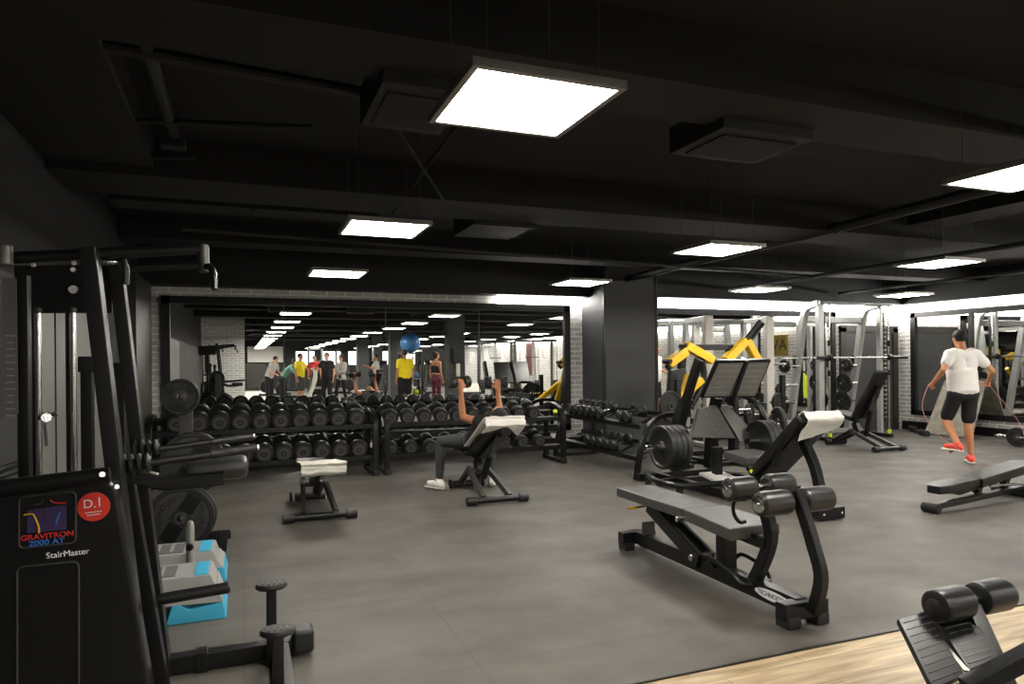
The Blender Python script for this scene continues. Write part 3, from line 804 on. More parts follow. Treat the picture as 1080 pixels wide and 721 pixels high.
# seat pads
s0, s1, s2 = atT(657, 533, T0-.02), atT(748, 551, T0), atT(800, 562, T0)
zt = .455
def padbox(p0, p1, w0, w1, z0, z1, th, nm, m):
    return B().prism([(T0-w0/2, p0, z0), (T0+w0/2, p0, z0), (T0+w1/2, p1, z1), (T0-w1/2, p1, z1)], (0, 0, -th), .016).obj(nm, m, t)
padbox(4.48, 3.66, .30, .30, .455, .455, .07, 'back_pad', VIG)
padbox(3.64, 3.16, .32, .36, .46, .44, .075, 'seat_pad', VIG)
B().beam((T0, 4.3, .375), (T0, 3.2, .36), .09, .035, bev=.004).obj('pad_frame', BLK, t)
B().cyl((T0-.19, 3.66, .39), (T0+.19, 3.66, .39), .018, 14).obj('hinge_rod', CHR, t)
# diagonal supports
for s in (-1, 1):
    B().beam((T0+s*.035, 4.22, .36), (T0+s*.05, 3.62, .12), .03, .10, bev=.004).obj('diagonal_strut', BLK2, t)
B().cyl((T0-.075, 3.68, .13), (T0+.075, 3.68, .13), .022, 14).obj('pivot_pin', CHR, t)
B().box((T0, 4.28, .18), (.1, .02, .10), bev=.004).obj('latch_plate', GRY, t)
B().tube([(T0-.0, 4.24, .36), (T0-.09, 4.27, .34), (T0-.17, 4.28, .335)], .009, 8).obj('adjust_pin', YEL, t)
B().beam((T0, 3.42, .13), (T0, 3.42, .39), .10, .075, bev=.006).obj('post', BLK2, t)
# curved arm carrying the rear rollers
def yz(px, py): p = atT(px, py, T0); return (T0, p.y, max(p.z, .05))
arm1 = [yz(793, 617), yz(806, 590), yz(813, 565), yz(809, 543), yz(803, 516)]
arm2 = [yz(858, 645), yz(866, 610), yz(858, 575), yz(849, 545), yz(840, 518)]
B().curved_beam(arm1, .055, .07, (1, 0, 0)).obj('roller_arm', BLK2, t)
B().curved_beam(arm2, .05, .062, (1, 0, 0)).obj('roller_arm', BLK2, t)
B().curved_beam([yz(770, 556), yz(795, 567), yz(811, 572)], .07, .07, (1, 0, 0)).obj('seat_brace', BLK2, t)
def roller_pair(p, half, r, gap=.042):
    p = V(p)
    B().cyl(p-V((half+.01, 0, 0)), p+V((half+.01, 0, 0)), .014, 12).obj('axle', CHR, t)
    for s in (-1, 1):
        a, b_ = p+V((s*gap, 0, 0)), p+V((s*half, 0, 0))
        o = B().lathe([(0, 0), (r*.7, 0), (r*.95, .012), (r, .03), (r, (b_-a).length-.03), (r*.95, (b_-a).length-.012), (r*.72, (b_-a).length), (0, (b_-a).length)], a, b_-a, 28).obj('foam_roller', ROL, t)
        B().lathe([(0, .006), (r*.35, .006), (r*.6, .003), (r*.68, -.004), (r*.68, -.014), (0, -.014)], b_, b_-a, 20).obj('end_cap', CHR, o)
roller_pair(atT(801, 513, T0), .225, .066)
roller_pair(atT(838, 528, T0), .24, .066)
for s, (px, py) in ((1, (806, 560)), (-1, (798, 555))): pass
hh = atT(795, 545, T0)
B().tube([(T0-.06, hh.y, hh.z-.02), (T0-.10, hh.y+.0, hh.z-.02), (T0-.12, hh.y+.02, hh.z+.02), (T0-.12, hh.y+.03, hh.z+.07), (T0-.10, hh.y+.03, hh.z+.10), (T0-.04, hh.y+.02, hh.z+.10)], .011, 10).obj('grab_handle', BLK, t)
B().tube([(T0+.06, hh.y, hh.z-.02), (T0+.13, hh.y+.01, hh.z-.01), (T0+.15, hh.y+.03, hh.z+.03), (T0+.15, hh.y+.05, hh.z+.06), (T0+.12, hh.y+.05, hh.z+.09), (T0+.05, hh.y+.04, hh.z+.1)], .011, 10).obj('grab_handle', BLK, t)
for s in (-1, 1):
    y0 = 3.46
    B().tube([(T0+s*.05, y0, .13), (T0+s*.09, y0-.01, .17), (T0+s*.12, y0-.05, .20), (T0+s*.12, y0-.22, .17), (T0+s*.10, y0-.30, .12), (T0+s*.05, y0-.32, .12)], .013, 10).obj('foot_loop', BLK2, t)

# ---------------------------------------------------------------- sit-up bench lower right
T1 = 2.45; 
rc = atP(985, 637, 1.80); re = atP(1060, 628, 1.80)
mid = (rc+re)/2; half = (re-rc).length/2
t = thing('sit_up_bench', 'sit-up bench with black foam rollers and ribbed foot plates on the wood floor', 'exercise bench', (mid.x, 1.72, -.006))
B().cyl(mid-V((half, 0, 0)), mid+V((half, 0, 0)), .016, 12).obj('axle', CHR, t)
for s in (-1, 1):
    a, b_ = mid+V((s*.028, 0, 0)), mid+V((s*half, 0, 0)); LL_ = (b_-a).length; r = .062
    o = B().lathe([(0, 0), (r*.7, 0), (r*.95, .01), (r, .025), (r, LL_-.025), (r*.93, LL_-.008), (r*.7, LL_), (0, LL_)], a, b_-a, 28).obj('foam_roller', VIN, t)
    B().lathe([(0, .006), (r*.3, .006), (r*.5, 0), (r*.55, -.01), (0, -.01)], b_, b_-a, 20).obj('end_cap', RUB, o)
# foot plates: slope down toward the camera from under the rollers
def PQ(px, py, P_): return atP(px, py, P_)
for (tl_, tr_, br_, bl_) in (((947, 652), (979, 643), (1018, 712), (984, 726)), ((984, 648), (1022, 640), (1054, 694), (1022, 706))):
    c4 = [PQ(*tl_, 1.84), PQ(*tr_, 1.84), PQ(*br_, 1.60), PQ(*bl_, 1.60)]
    n_ = (c4[1]-c4[0]).cross(c4[3]-c4[0]).normalized()
    if n_.y > 0: n_ = -n_
    pl = B().prism(c4, -n_*.022, .004).obj('foot_plate', VIN, t)
    for k in range(9):
        f = (k+.8)/9.6
        l = c4[0].lerp(c4[3], f).lerp(c4[1].lerp(c4[2], f), .1); r_ = c4[0].lerp(c4[3], f).lerp(c4[1].lerp(c4[2], f), .9)
        B().beam(l+n_*.0005, r_+n_*.0005, .004, .004, up=n_, bev=0).obj('grip_rib', VIG, pl)
pt0, pt1 = PQ(985, 662, 1.83), PQ(1020, 708, 1.60)
B().beam(pt0, pt1, .022, .008, bev=.002).obj('centre_strip', ALU, t)
top = mid+V((0, .02, -.05)); base0 = V((mid.x-.08, 1.78, .03))
B().beam(mid+V((0, .0, -.02)), V((mid.x-.06, 1.58, .13)), .06, .04, bev=.004).obj('roller_post', BLK2, t)
bA = PQ(1018, 726, 1.56); bB = PQ(1085, 691, 1.50)
B().beam(bA, bA+(bB-bA)*2.4, .06, .06, bev=.01).obj('main_beam', BLK2, t)
B().beam(V((bA.x+.02, bA.y+.1, -.0)), V((bA.x+.0, bA.y, bA.z)), .07, .06, bev=.006).obj('post', BLK2, t)
B().cyl(V((bA.x-.16, bA.y+.12, .035)), V((bA.x+.22, bA.y+.12, .035)), .04, 16).obj('foot_bar', RUB, t)
bE = bA+(bB-bA)*2.3
B().beam(V((bE.x, bE.y, 0)), V((bE.x, bE.y, bE.z)), .06, .06, bev=.006).obj('post', BLK2, t)
# ---------------------------------------------------------------- leg press, centre right
TL_, TR_ = 4.45, 5.32; TC = 4.9
def LP():
    t = thing('leg_press', 'black plate-loaded leg press with ribbed foot platform, right of the pillar rack', 'leg press machine', (TC, 5.9, 0))
    # base
    for x in (4.5, 5.3):
        B().beam((x, 5.55, .05), (x, 6.95, .05), .08, .08, bev=.006).obj('side_skid', BLK2, t)
    for y in (5.6, 6.5, 6.9):
        B().beam((4.25 if y > 6 and y < 7 else 4.42, y, .05), (5.38, y, .05), .07, .07, bev=.006).obj('cross_member', BLK2, t)
    B().beam((4.8, 4.6, .06), (4.8, 5.62, .06), .08, .08, bev=.006).obj('centre_beam', BLK2, t)
    f = B().box((4.72, 4.58, .06), (.30, .10, .10), bev=.008).obj('rear_foot', BLK2, t)
    for s in (-.1, .1): B().cyl((4.72+s, 4.525, .06), (4.72+s, 4.515, .06), .012, 10).obj('bolt', CHR, f)
    # low outer frame under the near plates
    o = B()
    o.tube([(4.15, 6.55, .16), (4.02, 6.2, .14), (4.1, 5.86, .13), (4.5, 5.8, .13), (4.75, 5.82, .13)], .03, 10).obj('floor_guard', BLK2, t)
    for p in ((4.14, 6.5), (4.12, 5.9), (4.6, 5.82)): B().cyl((p[0], p[1], 0), (p[0], p[1], .15), .035, 12).obj('foot', RUB, t)
    # inclined guide rails and the foot sled
    bl, br, tr, tl = atP(739, 420, 6.55), atP(797, 419, 6.55), atP(814, 379.5, 6.30), atP(756.5, 380.5, 6.30)
    n_ = (br-bl).cross(tl-bl).normalized()
    if n_.y > 0: n_ = -n_
    fp = B().prism([bl, br, tr, tl], -n_*.045, .012).obj('foot_platform', BLK2, t)
    for h0, h1 in ((.04, .485), (.515, .96)):
        g = [bl.lerp(br, h0).lerp(tl.lerp(tr, h0), .06), bl.lerp(br, h1).lerp(tl.lerp(tr, h1), .06), bl.lerp(br, h1).lerp(tl.lerp(tr, h1), .94), bl.lerp(br, h0).lerp(tl.lerp(tr, h0), .94)]
        p = B().prism([v+n_*.002 for v in g], n_*.004, .001).obj('tread_plate', RIB, fp)
        for k in range(6):
            ff = (k+.6)/6.2
            A_, B_ = g[0].lerp(g[3], ff), g[1].lerp(g[2], ff)
            B().beam(A_.lerp(B_, .08)+n_*.008, A_.lerp(B_, .92)+n_*.008, .02, .006, up=n_, bev=.002).obj('tread_rib', RIB, p)
    for x in (4.70, TR_-.0):
        B().beam((x, 6.34, 1.40), (x, 6.62, .88), .06, .11, bev=.01).obj('sled_arm', BLK2, t)
    # pipes behind the platform
    B().tube([(TR_+.05, 6.7, .98), (TR_+.30, 6.75, .96), (TR_+.42, 6.6, .85), (TR_+.38, 6.4, .62), (TR_+.3, 6.3, .46)], .03, 10).obj('sled_tube', BLK2, t)
    # shroud panels
    a = [atP(737, 431, 6.7), atP(756, 427, 6.7), atP(776, 462, 6.45), atP(729, 461, 6.45)]
    sh = B().prism(a, (0, .05, 0), .008).obj('shroud_panel', GRY, t)
    dd = (a[2]-a[1]).normalized()
    for k in range(5):
        pp = atP(744, 437, 6.66).lerp(atP(757, 457, 6.5), k/4)+V((0, -.03, 0))
        B().box(pp, (.026-.006*(k % 2), .004, .014), Matrix.Rotation(.35, 3, 'Y')).obj('faint_mark', STK, sh)
    a = [atP(757, 427, 6.75), atP(768, 427, 6.75), atP(795, 455, 6.5), atP(795, 464, 6.5), atP(780, 464, 6.5)]
    B().prism(a, (0, .05, 0), .008).obj('shroud_panel', GRY, t)
    B().curved_beam([(4.75, 6.88, .1), (4.75, 6.82, .6), (4.8, 6.72, .95)], .12, .14, (1, 0, 0)).obj('rear_tower', BLK2, t)
    B().curved_beam([(5.25, 6.9, .1), (5.25, 6.85, .6), (5.25, 6.75, .95)], .10, .12, (1, 0, 0)).obj('rear_tower', BLK2, t)
    B().beam((TC-.16, 6.1, .09), (TC-.16, 6.1, .46), .09, .08).obj('post', BLK2, t)
    # axle for plates
    pa = atT(712, 479, 4.23)
    za, ya = .46, 6.3
    B().lathe([(0, 0), (.028, 0), (.034, .008), (.034, .5), (0, .5)], (3.98, ya, za), (1, 0, 0), 18).obj('plate_sleeve', CHR, t)
    B().lathe([(0, 0), (.034, 0), (.034, .38), (.028, .4), (0, .4)], (5.36, ya+.05, za), (1, 0, 0), 18).obj('plate_sleeve', CHR, t)
    # pale foot step
    B().box((4.72, 5.98, .14), (.3, .42, .03), Matrix.Rotation(.15, 3, 'X'), .006).obj('step_plate', WHI, t)
    # seat and backrest
    hz = .36
    B().prism([(TC-.2, 5.95, .44), (TC+.2, 5.95, .44), (TC+.24, 5.56, .42), (TC-.24, 5.56, .42)], (0, 0, -.09), .02).obj('seat', VIG, t)
    A = [atP(783, 500, 5.50), atP(835, 497, 5.50), atP(886, 446, 4.86), atP(843, 443, 4.86)]
    x0, x1 = A[0].x+.02, A[0].x+.44
    y0, z0, y1, z1 = 5.46, .30, 4.80, .90
    d_ = V((0, y1-y0, z1-z0)).normalized(); n2 = V((0, d_.z, -d_.y)); n2 = n2 if n2.z > 0 else -n2
    pb_ = B().prism([V((x0, y0, z0)), V((x1, y0, z0)), V((x1+.015, y1, z1)), V((x0-.015, y1, z1))], -n2*.085, .02).obj('backrest', VIN, t)
    tiny = B().prism([V((x0-.004, y0-.04, z0+.0)), V((x0-.004, y0-.06, z0+.03)), V((x0-.004, y0-.09, z0+.02)), V((x0-.004, y0-.07, z0-.01))], (.006, 0, 0)).obj('tab', NEON, pb_)
    xm = (x0+x1)/2
    B().prism([V((x0+.06, y0-.06, z0-.06)), V((x1-.06, y0-.06, z0-.06)), V((x1-.06, y1+.1, z1-.18)), V((x0+.06, y1+.1, z1-.18))], -n2*.03, .006).obj('back_bracket', BLK, t)
    B().curved_beam([(xm+.0, y1+.14, z1-.26), (xm+.0, y1+.0, .40), (xm-.06, 4.66, .1)], .07, .09, (1, 0, 0)).obj('back_post', BLK2, t)
    B().beam((xm, 5.5, .3), (xm-.02, 5.3, .08), .07, .08).obj('seat_post', BLK2, t)
    B().beam((xm-.2, 5.1, .40), (xm-.2, 5.0, .62), .04, .04).obj('handle_bar', BLK2, t)
    return t, (x0, x1, y0, z0, y1, z1, d_, n2), (ya, za)
lp, (x0, x1, y0, z0, y1, z1, d_, n2), (ya, za) = LP()
# towel over its backrest
e = V(((x0+x1)/2+.055, y1, z1))
p = [e-d_*.26+n2*.012, e-d_*.1+n2*.014, e+d_*.012+n2*.012, e+d_*.03-n2*.05, e+d_*.012-n2*.1, e-d_*.10-n2*.115, e-d_*.2-n2*.15]
tag(B().sheet(p, V((1, 0, 0))*(x1-x0-.0), 16, .005, .006, seed=5, hang=lambda f: .55+.45*(1-f)).obj('towel', TOW), 'white towel folded over the tall backrest of the leg press', 'towel')
L4 = ['outermost of the four big plates on the near side of the leg press', 'second plate in from the outside on the near side of the leg press', 'third plate in from the outside on the near side of the leg press', 'innermost of the four big plates on the near side of the leg press']
L4 = ['weight plate, '+s for s in L4]
plates(4, (4.16, ya, za), (1, 0, 0), .235, .062, L4, 'plates on the near side of the leg press', 'n', 0)
L4b = ['large weight plate, %s from the seat on the far side of the leg press' % s for s in ORD[:3]]
plates(3, (5.50, ya+.05, za), (1, 0, 0), .235, .062, L4b, 'plates on the far side of the leg press', 'f', 0)

# ---------------------------------------------------------------- plate tree behind the leg press
def plate_tree(x, y, label, zs=(1.02, .62, .3)):
    t = thing('plate_tree', label, 'plate rack', (x, y, 0))
    B().beam((x, y, .03), (x, y, 1.15), .07, .07, bev=.006).obj('upright', BLK2, t)
    B().beam((x, y-.3, .03), (x, y+.3, .03), .07, .05).beam((x-.28, y, .03), (x+.28, y, .03), .07, .05).obj('base', BLK2, t)
    for z in zs:
        B().cyl((x-.24, y, z), (x+.24, y, z), .022, 12).obj('peg', CHR, t)
    return t
gp = atZ(704, 428, 9.1)
tr1 = plate_tree(gp.x+.16, gp.y, zs=(gp.z, .5), label='short black plate tree behind the near end of the pillar rack')
make_plate((gp.x, gp.y-.06, gp.z), (.3, -1, 0), .205, .045, 'chrome-hubbed weight plate turned toward the camera, left of the leg press arm', None, 1).location = V((gp.x, gp.y-.06, gp.z))
g2 = atZ(770, 432, 9.1)
tr2 = plate_tree(g2.x+.1, g2.y+.02, zs=(g2.z, .45), label='black plate tree hidden behind the leg press platform')
make_plate((g2.x, g2.y, g2.z), (.35, -1, 0), .19, .05, 'dark plate with chrome hub showing just under the foot platform', None, 0)
g3 = atZ(790, 437, 9.4)
plate_tree(g3.x+.08, g3.y+.05, 'low dark plate tree partly hidden right of the leg press platform', (g3.z, .3))
make_plate(g3, (.6, -1, 0), .15, .05, 'small dark plate right of the chrome-hubbed plate behind the leg press', None, 0)

# ---------------------------------------------------------------- yellow plate-loaded press machine
def yellow_machine(x, y, label):
    t = thing('yellow_press_machine', label, 'press machine', (x, y, 0))
    Z_ = lambda px, py, dz=0: atP(px, py, y+dz)
    def bm(a, b_, w, h, nm, m): return B().beam(a, b_, w, h, up=(0, 1, 0), bev=.012).obj(nm, m, t)
    k1 = bm(Z_(704, 384), Z_(723, 370), .12, .14, 'lever_arm', YEL)
    B().cyl(Z_(704, 381)+V((0, -.08, 0)), Z_(704, 381)+V((0, .08, 0)), .035, 14).obj('pivot', BLK, t)
    bm(Z_(723, 364), Z_(751, 380), .12, .13, 'lever_arm', YEL)
    bm(Z_(765, 380), Z_(786, 359), .12, .13, 'lever_arm', YEL)
    bm(Z_(787, 359), Z_(801, 384), .11, .12, 'lever_arm', YEL)
    bm(Z_(783, 362), Z_(802, 338), .05, .05, 'press_handle', BLK)
    for dx in (0, 4): B().cyl(Z_(786+dx, 360), Z_(801+dx, 341), .03, 12).obj('grip', BLK, t)
    B().tube([Z_(704, 388), Z_(722, 368), Z_(730, 362)], .05, 10, 3).obj('side_arch', BLK2, t)
    B().tube([Z_(722, 366), Z_(738, 374), Z_(742, 400), Z_(728, 430)], .045, 10, 4).obj('side_arch', BLK2, t)
    B().prism([Z_(708, 390), Z_(724, 388), Z_(730, 440), Z_(704, 440)], (0, .1, 0), .02).obj('back_pad', VIN, t)
    bm(Z_(716, 436, -.2), Z_(727, 395, -.2), .09, .10, 'lower_arm', YEL)
    bm(Z_(700, 436, -.3), Z_(740, 400, -.3), .09, .10, 'lower_arm', YEL)
    B().box((x, y-.1, .5), (.4, .5, .09), bev=.03).obj('seat', VIN, t)
    B().beam((x, y-.1, .0), (x, y-.1, .46), .1, .1).obj('seat_post', BLK2, t)
    for s in (-.5, .5):
        B().beam((x+s, y-.6, .04), (x+s, y+.3, .04), .09, .08, bev=.006).obj('floor_rail', BLK2, t)
        B().beam((x+s, y+.12, .05), (x+s*.8, y+.05, 1.62), .09, .09, bev=.006).obj('upright', BLK2, t)
    B().beam((x-.5, y+.2, .04), (x+.5, y+.2, .04), .08, .07).obj('floor_rail', BLK2, t)
    B().beam((x-.42, y+.05, 1.58), (x+.42, y+.05, 1.58), .08, .08).obj('cross_member', BLK2, t)
    return t
ym = atz(750, 461)
YM = yellow_machine(atP(748, 430, 8.2).x, 8.2, 'black and yellow plate-loaded press machine by the mirror behind the leg press')

# ---------------------------------------------------------------- silver barbell machine (guided barbell)
def smith(y, xl, xr, label, group=None):
    t = thing('guided_barbell_rack', label, 'barbell rack', ((xl+xr)/2, y, 0), group)
    H = 2.36
    for k, x in enumerate((xl, xr)):
        s = -1 if k == 0 else 1
        B().beam((x, y, 0.03), (x, y, H), .12 if k == 0 else .07, .09, bev=.012).obj('upright', SIL, t)
        B().beam((x+.10, y+.02, .25), (x+.10, y+.02, H-.12), .05, .05, bev=.004).obj('catch_strip', BLK2, t)
        for q_ in range(22):
            if k: B().cyl((x+.07, y-.03, .35+q_*.08), (x+.13, y-.03, .35+q_*.08), .010, 8).obj('catch_peg', ALU, t)
        B().cyl((x+.16, y-.05, .06), (x+.16, y-.05, H-.02), .016, 12).obj('guide_rod', CHR, t)
        B().cyl((x+.16, y-.05, .06), (x+.16, y-.05, .12), .035, 14).obj('stopper', NEON, t)
        B().cyl((x+.16, y-.05, 1.1), (x+.16, y-.05, 1.2), .03, 12).obj('stopper', BLK, t)
        B().cyl((x+.16, y-.05, 1.62), (x+.16, y-.05, 1.72), .03, 12).obj('stopper', BLK, t)
        fo = B().curved_beam([(x-.02, y+.70, .03), (x-.02, y+.60, .7), (x-.02, y+.45, 1.5), (x-.02, y+.36, 2.05), (x-.02, y+.28, 2.28), (x-.02, y+.12, H-.02), (x-.02, y-.02, H)], .10, .12, (1, 0, 0)).obj('rear_leg', SIL, t)
        B().box((x-.02+.052*(-1), y+.52, 1.35), (.008, .07, .22)).obj('decal', BLK, fo)
        B().beam((x-.02, y-.25, .04), (x-.02, y+.74, .04), .09, .06, bev=.006).obj('floor_rail', BLK2, t)
        for z in (1.28, .95, .62):
            B().cyl((x-.03 if k == 0 else x-.4, y+.45+.15*(1.28-z), z), (x-.40 if k == 0 else x, y+.45+.15*(1.28-z), z), .022, 12).obj('plate_peg', CHR, t)
    B().cyl((xl-.06, y-.05, H+.01), (xr+.26, y-.05, H+.01), .035, 14).obj('top_bar', SIL, t)
    B().beam((xl-.02, y+.36, 2.1), (xr, y+.36, 2.1), .09, .12, bev=.02).obj('cross_member', SIL, t)
    B().beam((xl, y+.68, .06), (xr, y+.68, .06), .08, .08, bev=.01).obj('cross_member', SIL, t)
    return t
SY = 9.15
xl, xr = atP(865, 400, SY).x, atP(928, 400, SY).x
smith(SY, xl, xr, 'tall silver rack with guided barbell standing before the grey door')
bar = atP(880, 377, SY-.12)
t = thing('barbell', 'silver barbell resting across the tall silver rack', 'barbell', (bar.x, SY-.12, bar.z))
xa, xb = atP(823, 377, SY-.12).x, atP(957, 377, SY-.12).x
B().cyl((xa+.2, SY-.12, bar.z), (xb-.2, SY-.12, bar.z), .016, 12).obj('shaft', CHR, t)
for a_, b_ in ((xl-.2, xl+.08), (xb-.38, xb)): B().cyl((a_, SY-.12, bar.z), (b_, SY-.12, bar.z), .028, 14).obj('sleeve', BLK2, t)
for xx_ in (xl+.1, xr+.1): B().cyl((xx_-.03, SY-.12, bar.z), (xx_+.03, SY-.12, bar.z), .055, 16).obj('carriage', BLK2, t)
sp = [((xl-.36, SY+.45, 1.28), .12, 'small dark plate on the upper left peg of the silver rack'),
      ((xl-.34, SY+.55, .62), .17, 'round grey-rimmed plate on the lower left peg of the silver rack'),
      ((xr-.3, SY+.45, 1.28), .12, 'small dark plate on the upper inner peg in front of the grey door'),
      ((xr-.32, SY+.50, .95), .18, 'dark plate on the middle inner peg in front of the grey door'),
      ((xr-.30, SY+.55, .62), .19, 'dark plate on the lowest inner peg in front of the grey door')]
for o_, r_, lb_ in sp:
    make_plate(o_, (1, 0, 0), r_, .05, lb_, 'plates stored on the silver rack', 1)
# ---------------------------------------------------------------- power cage with pale posts left of it
cgy = 9.0
ca, cb = atP(747, 400, cgy).x, atP(811, 400, cgy).x
t = thing('power_cage', 'pale-posted power cage behind the yellow machine, left of the silver rack', 'power cage', ((ca+cb)/2, cgy+.3, 0))
HC_ = 2.05
for x in (ca, cb):
    B().beam((x, cgy, .03), (x, cgy, HC_+.05), .15, .09, bev=.012).obj('front_post', BEI, t)
    B().beam((x+.12, cgy+.75, .03), (x+.12, cgy+.75, HC_), .09, .09, bev=.012).obj('rear_post', SIL, t)
    B().beam((x, cgy, HC_), (x+.12, cgy+.75, HC_), .08, .09, bev=.01).obj('top_rail', SIL, t)
    B().beam((x, cgy-.1, .04), (x+.12, cgy+.8, .04), .09, .07, bev=.01).obj('floor_rail', SIL, t)
B().beam((ca+.12, cgy+.75, HC_), (cb+.12, cgy+.75, HC_), .08, .09, bev=.01).obj('cross_member', SIL, t)
B().tube([(cb+.1, cgy+.05, 1.98), (cb+.6, cgy+.06, 1.98)], .045, 12, 1).obj('outer_tube', SIL, t)
for z in (1.32, .92): B().cyl((cb+.07, cgy-.02, z), (cb+.34, cgy-.02, z), .022, 12).obj('plate_peg', CHR, t)
for z, r_, lb_ in ((.90, .11, 'small dark plate on the lower peg of the pale-posted cage'),):
    make_plate((cb+.2, cgy-.02, z), (.5, -1, 0), r_, .05, lb_, None, 1)
gg = atZ(821, 424, 10.9)
plate_tree(gg.x+.1, gg.y+.02, 'slim dark plate tree between the pale-posted cage and the silver rack', (gg.z, .4))
make_plate(gg, (.2, -1, 0), .15, .05, 'three-grip weight plate hanging low between the cage and the silver rack', None, 1)
gq = atZ(812, 447, 8.6)
t = thing('plate_tree', 'low plate tree right of the leg press stack', 'plate rack', (gq.x, gq.y+.05, 0))
B().beam((gq.x, gq.y+.12, .03), (gq.x, gq.y+.12, .85), .06, .06).obj('upright', BLK2, t)
B().beam((gq.x-.25, gq.y+.12, .03), (gq.x+.25, gq.y+.12, .03), .06, .05).beam((gq.x, gq.y-.2, .03), (gq.x, gq.y+.4, .03), .06, .05).obj('base', BLK2, t)
B().cyl((gq.x, gq.y+.1, gq.z), (gq.x, gq.y-.15, gq.z), .022, 12).obj('peg', CHR, t)
make_plate(gq, (.5, -1, 0), .13, .05, 'small weight plate on the low tree right of the leg press', None, 1)
make_plate(gq+V((.24, .12, .0)), (1, -.3, 0), .2, .05, 'large dark plate leaning on the low tree right of the leg press', None, 0)

# ---------------------------------------------------------------- leaning board, foam barbell, plates near the right mirror
xw = TR-.10
b0, b1 = atz(975, 452).y, atz(1026, 466).y
yb0 = (atT(976, 452, 11.75)).y; yb1 = atT(1026, 464, 11.75).y
tz = .98
t = B().prism([(11.72, yb0, 0.02), (11.72, yb1, 0.02), (12.10, yb1-.0, tz), (12.10, yb0-.12, tz)], (.03, 0, .012), .003).obj('leaning_board', BOARD)
tag(t, 'stained grey board leaning against the right wall behind the running man', 'board')
t = thing('foam_dumbbell', 'small black dumbbell lying on the floor at the foot of the leaning board', 'dumbbell', (11.5, 8.95, .05))
a_, b_ = atz(962, 452, .05), atz(974, 456, .05)
B().cyl(a_, b_, .016, 12).obj('handle', CHR, t)
B().cyl(a_-(b_-a_)*.15, a_+(b_-a_)*.25, .055, 16).obj('head', RUB, t); B().cyl(b_-(b_-a_)*.25, b_+(b_-a_)*.3, .055, 16).obj('head', RUB, t)
gr = atT(1073, 459, 11.3); gr.z = .15
t = thing('ez_barbell', 'loaded barbell lying at the right wall, cut by the photo edge', 'barbell', (11.5, gr.y-.5, gr.z))
B().cyl((11.3, gr.y+.35, gr.z), (11.3, gr.y-1.6, gr.z), .016, 12).obj('shaft', CHR, t)
B().cyl((11.3, gr.y+.05, gr.z), (11.3, gr.y+.3, gr.z), .026, 12).obj('sleeve', CHR, t)
make_plate((11.3, gr.y, gr.z), (1, .3, 0), .15, .05, 'small three-grip plate on the barbell by the right wall', None, 1)
st_ = thing('barbell_shelf', 'long low black shelf along the right mirror carrying a barbell', 'shelf', (11.9, gr.y-.9, 0))
B().box((11.75, gr.y-1.2, .44), (.5, 2.6, .05), bev=.006).obj('shelf_board', BLK2, st_)
for yy in (gr.y, gr.y-2.3): B().beam((11.75, yy, 0), (11.75, yy, .42), .4, .05).obj('leg', BLK2, st_)
# ---------------------------------------------------------------- assisted pull-up machine, left foreground
PN, PF = 2.80, 3.44
t = thing('assisted_pull_up_machine', 'tall black assisted pull-up machine with sloped uprights filling the left foreground', 'pull-up machine', (-.45, 3.1, 0))
GM = t
def n2(px, py, P_): return atP(px, py, P_)
def line_to_floor(a, b):
    k = (a.z)/(a.z-b.z); return a+(b-a)*k
for (a, b_, P_, w_) in (((94, 262), (146, 700), PN, .052), ((121, 268), (172, 690), PF, .052)):
    p0, p1 = n2(*a, P_), n2(*b_, P_); p1 = line_to_floor(p0, p1)
    B().beam(p0, p1, w_, .085, up=(0, 1, 0), bev=.005).obj('upright', BLK2, t)
# second thin rear post next to the far upright
p0, p1 = n2(134, 500, 3.25), n2(168, 700, 3.25); B().beam(p0, line_to_floor(p0, p1), .05, .07, up=(0, 1, 0), bev=.006).obj('lower_upright', BLK, t)
for (a, P_) in (((92, 384), 3.55), ((126, 390), 3.75)):
    p = n2(*a, P_)
    B().beam((p.x, P_, 0), (p.x, P_, p.z-.0), .045, .06, bev=.004).obj('inner_post', BLK2, t)
    B().box((p.x, P_, p.z), (.062, .075, .07), bev=.006).obj('post_cap', BLK, t)
# top tubes and handles
def tb(a, P0, b_, P1, r, nm, m=BLK2): return B().tube([n2(*a, P0), n2(*b_, P1)], r, 14, 1).obj(nm, m, t)
tb((-30, 274), PN+.05, (212, 262), PN+.05, .021, 'top_tube')
tb((100, 284), PF, (216, 279), PF, .017, 'top_tube')
p = n2(214, 258, PN+.05); p2 = n2(215, 287, PN+.05)
B().cyl(p, p2, .021, 16).obj('handle_socket', GRY, t)
p = n2(219, 279, PN+.05)
B().tube([n2(214, 282, PN+.05), n2(221, 281, PN+.02), n2(225, 288, PN), n2(226, 305, PN-.02)], .012, 10).obj('pull_handle', BLK2, t)
B().tube([n2(104, 276, PN+.1), n2(130, 276, PN+.1), n2(132, 300, PN+.1)], .014, 10, 3).obj('hook_bracket', BLK2, t)
B().ell(n2(114, 276, PN+.05), (.03, .02, .012)).obj('chrome_nut', CHR, t)
B().cyl(n2(3, 258, PN-.02), n2(3, 280, PN-.02), .03, 14).obj('tube_joint', GRY, t)
# head plate with bolts
hp = B().prism([n2(14, 280, PF), n2(118, 278, PF), n2(118, 330, PF), n2(18, 330, PF)], (0, .03, 0), .004).obj('head_plate', BLK, t)
for (x, y) in ((78, 277), (77, 284), (35, 279)): B().cyl(n2(x, y, PF-.012), n2(x, y, PF+.01), .012, 12).obj('bolt', CHR, hp)
B().cyl(n2(77, 305, PF-.014), n2(77, 305, PF+.01), .02, 16).obj('bolt', CHR, hp)
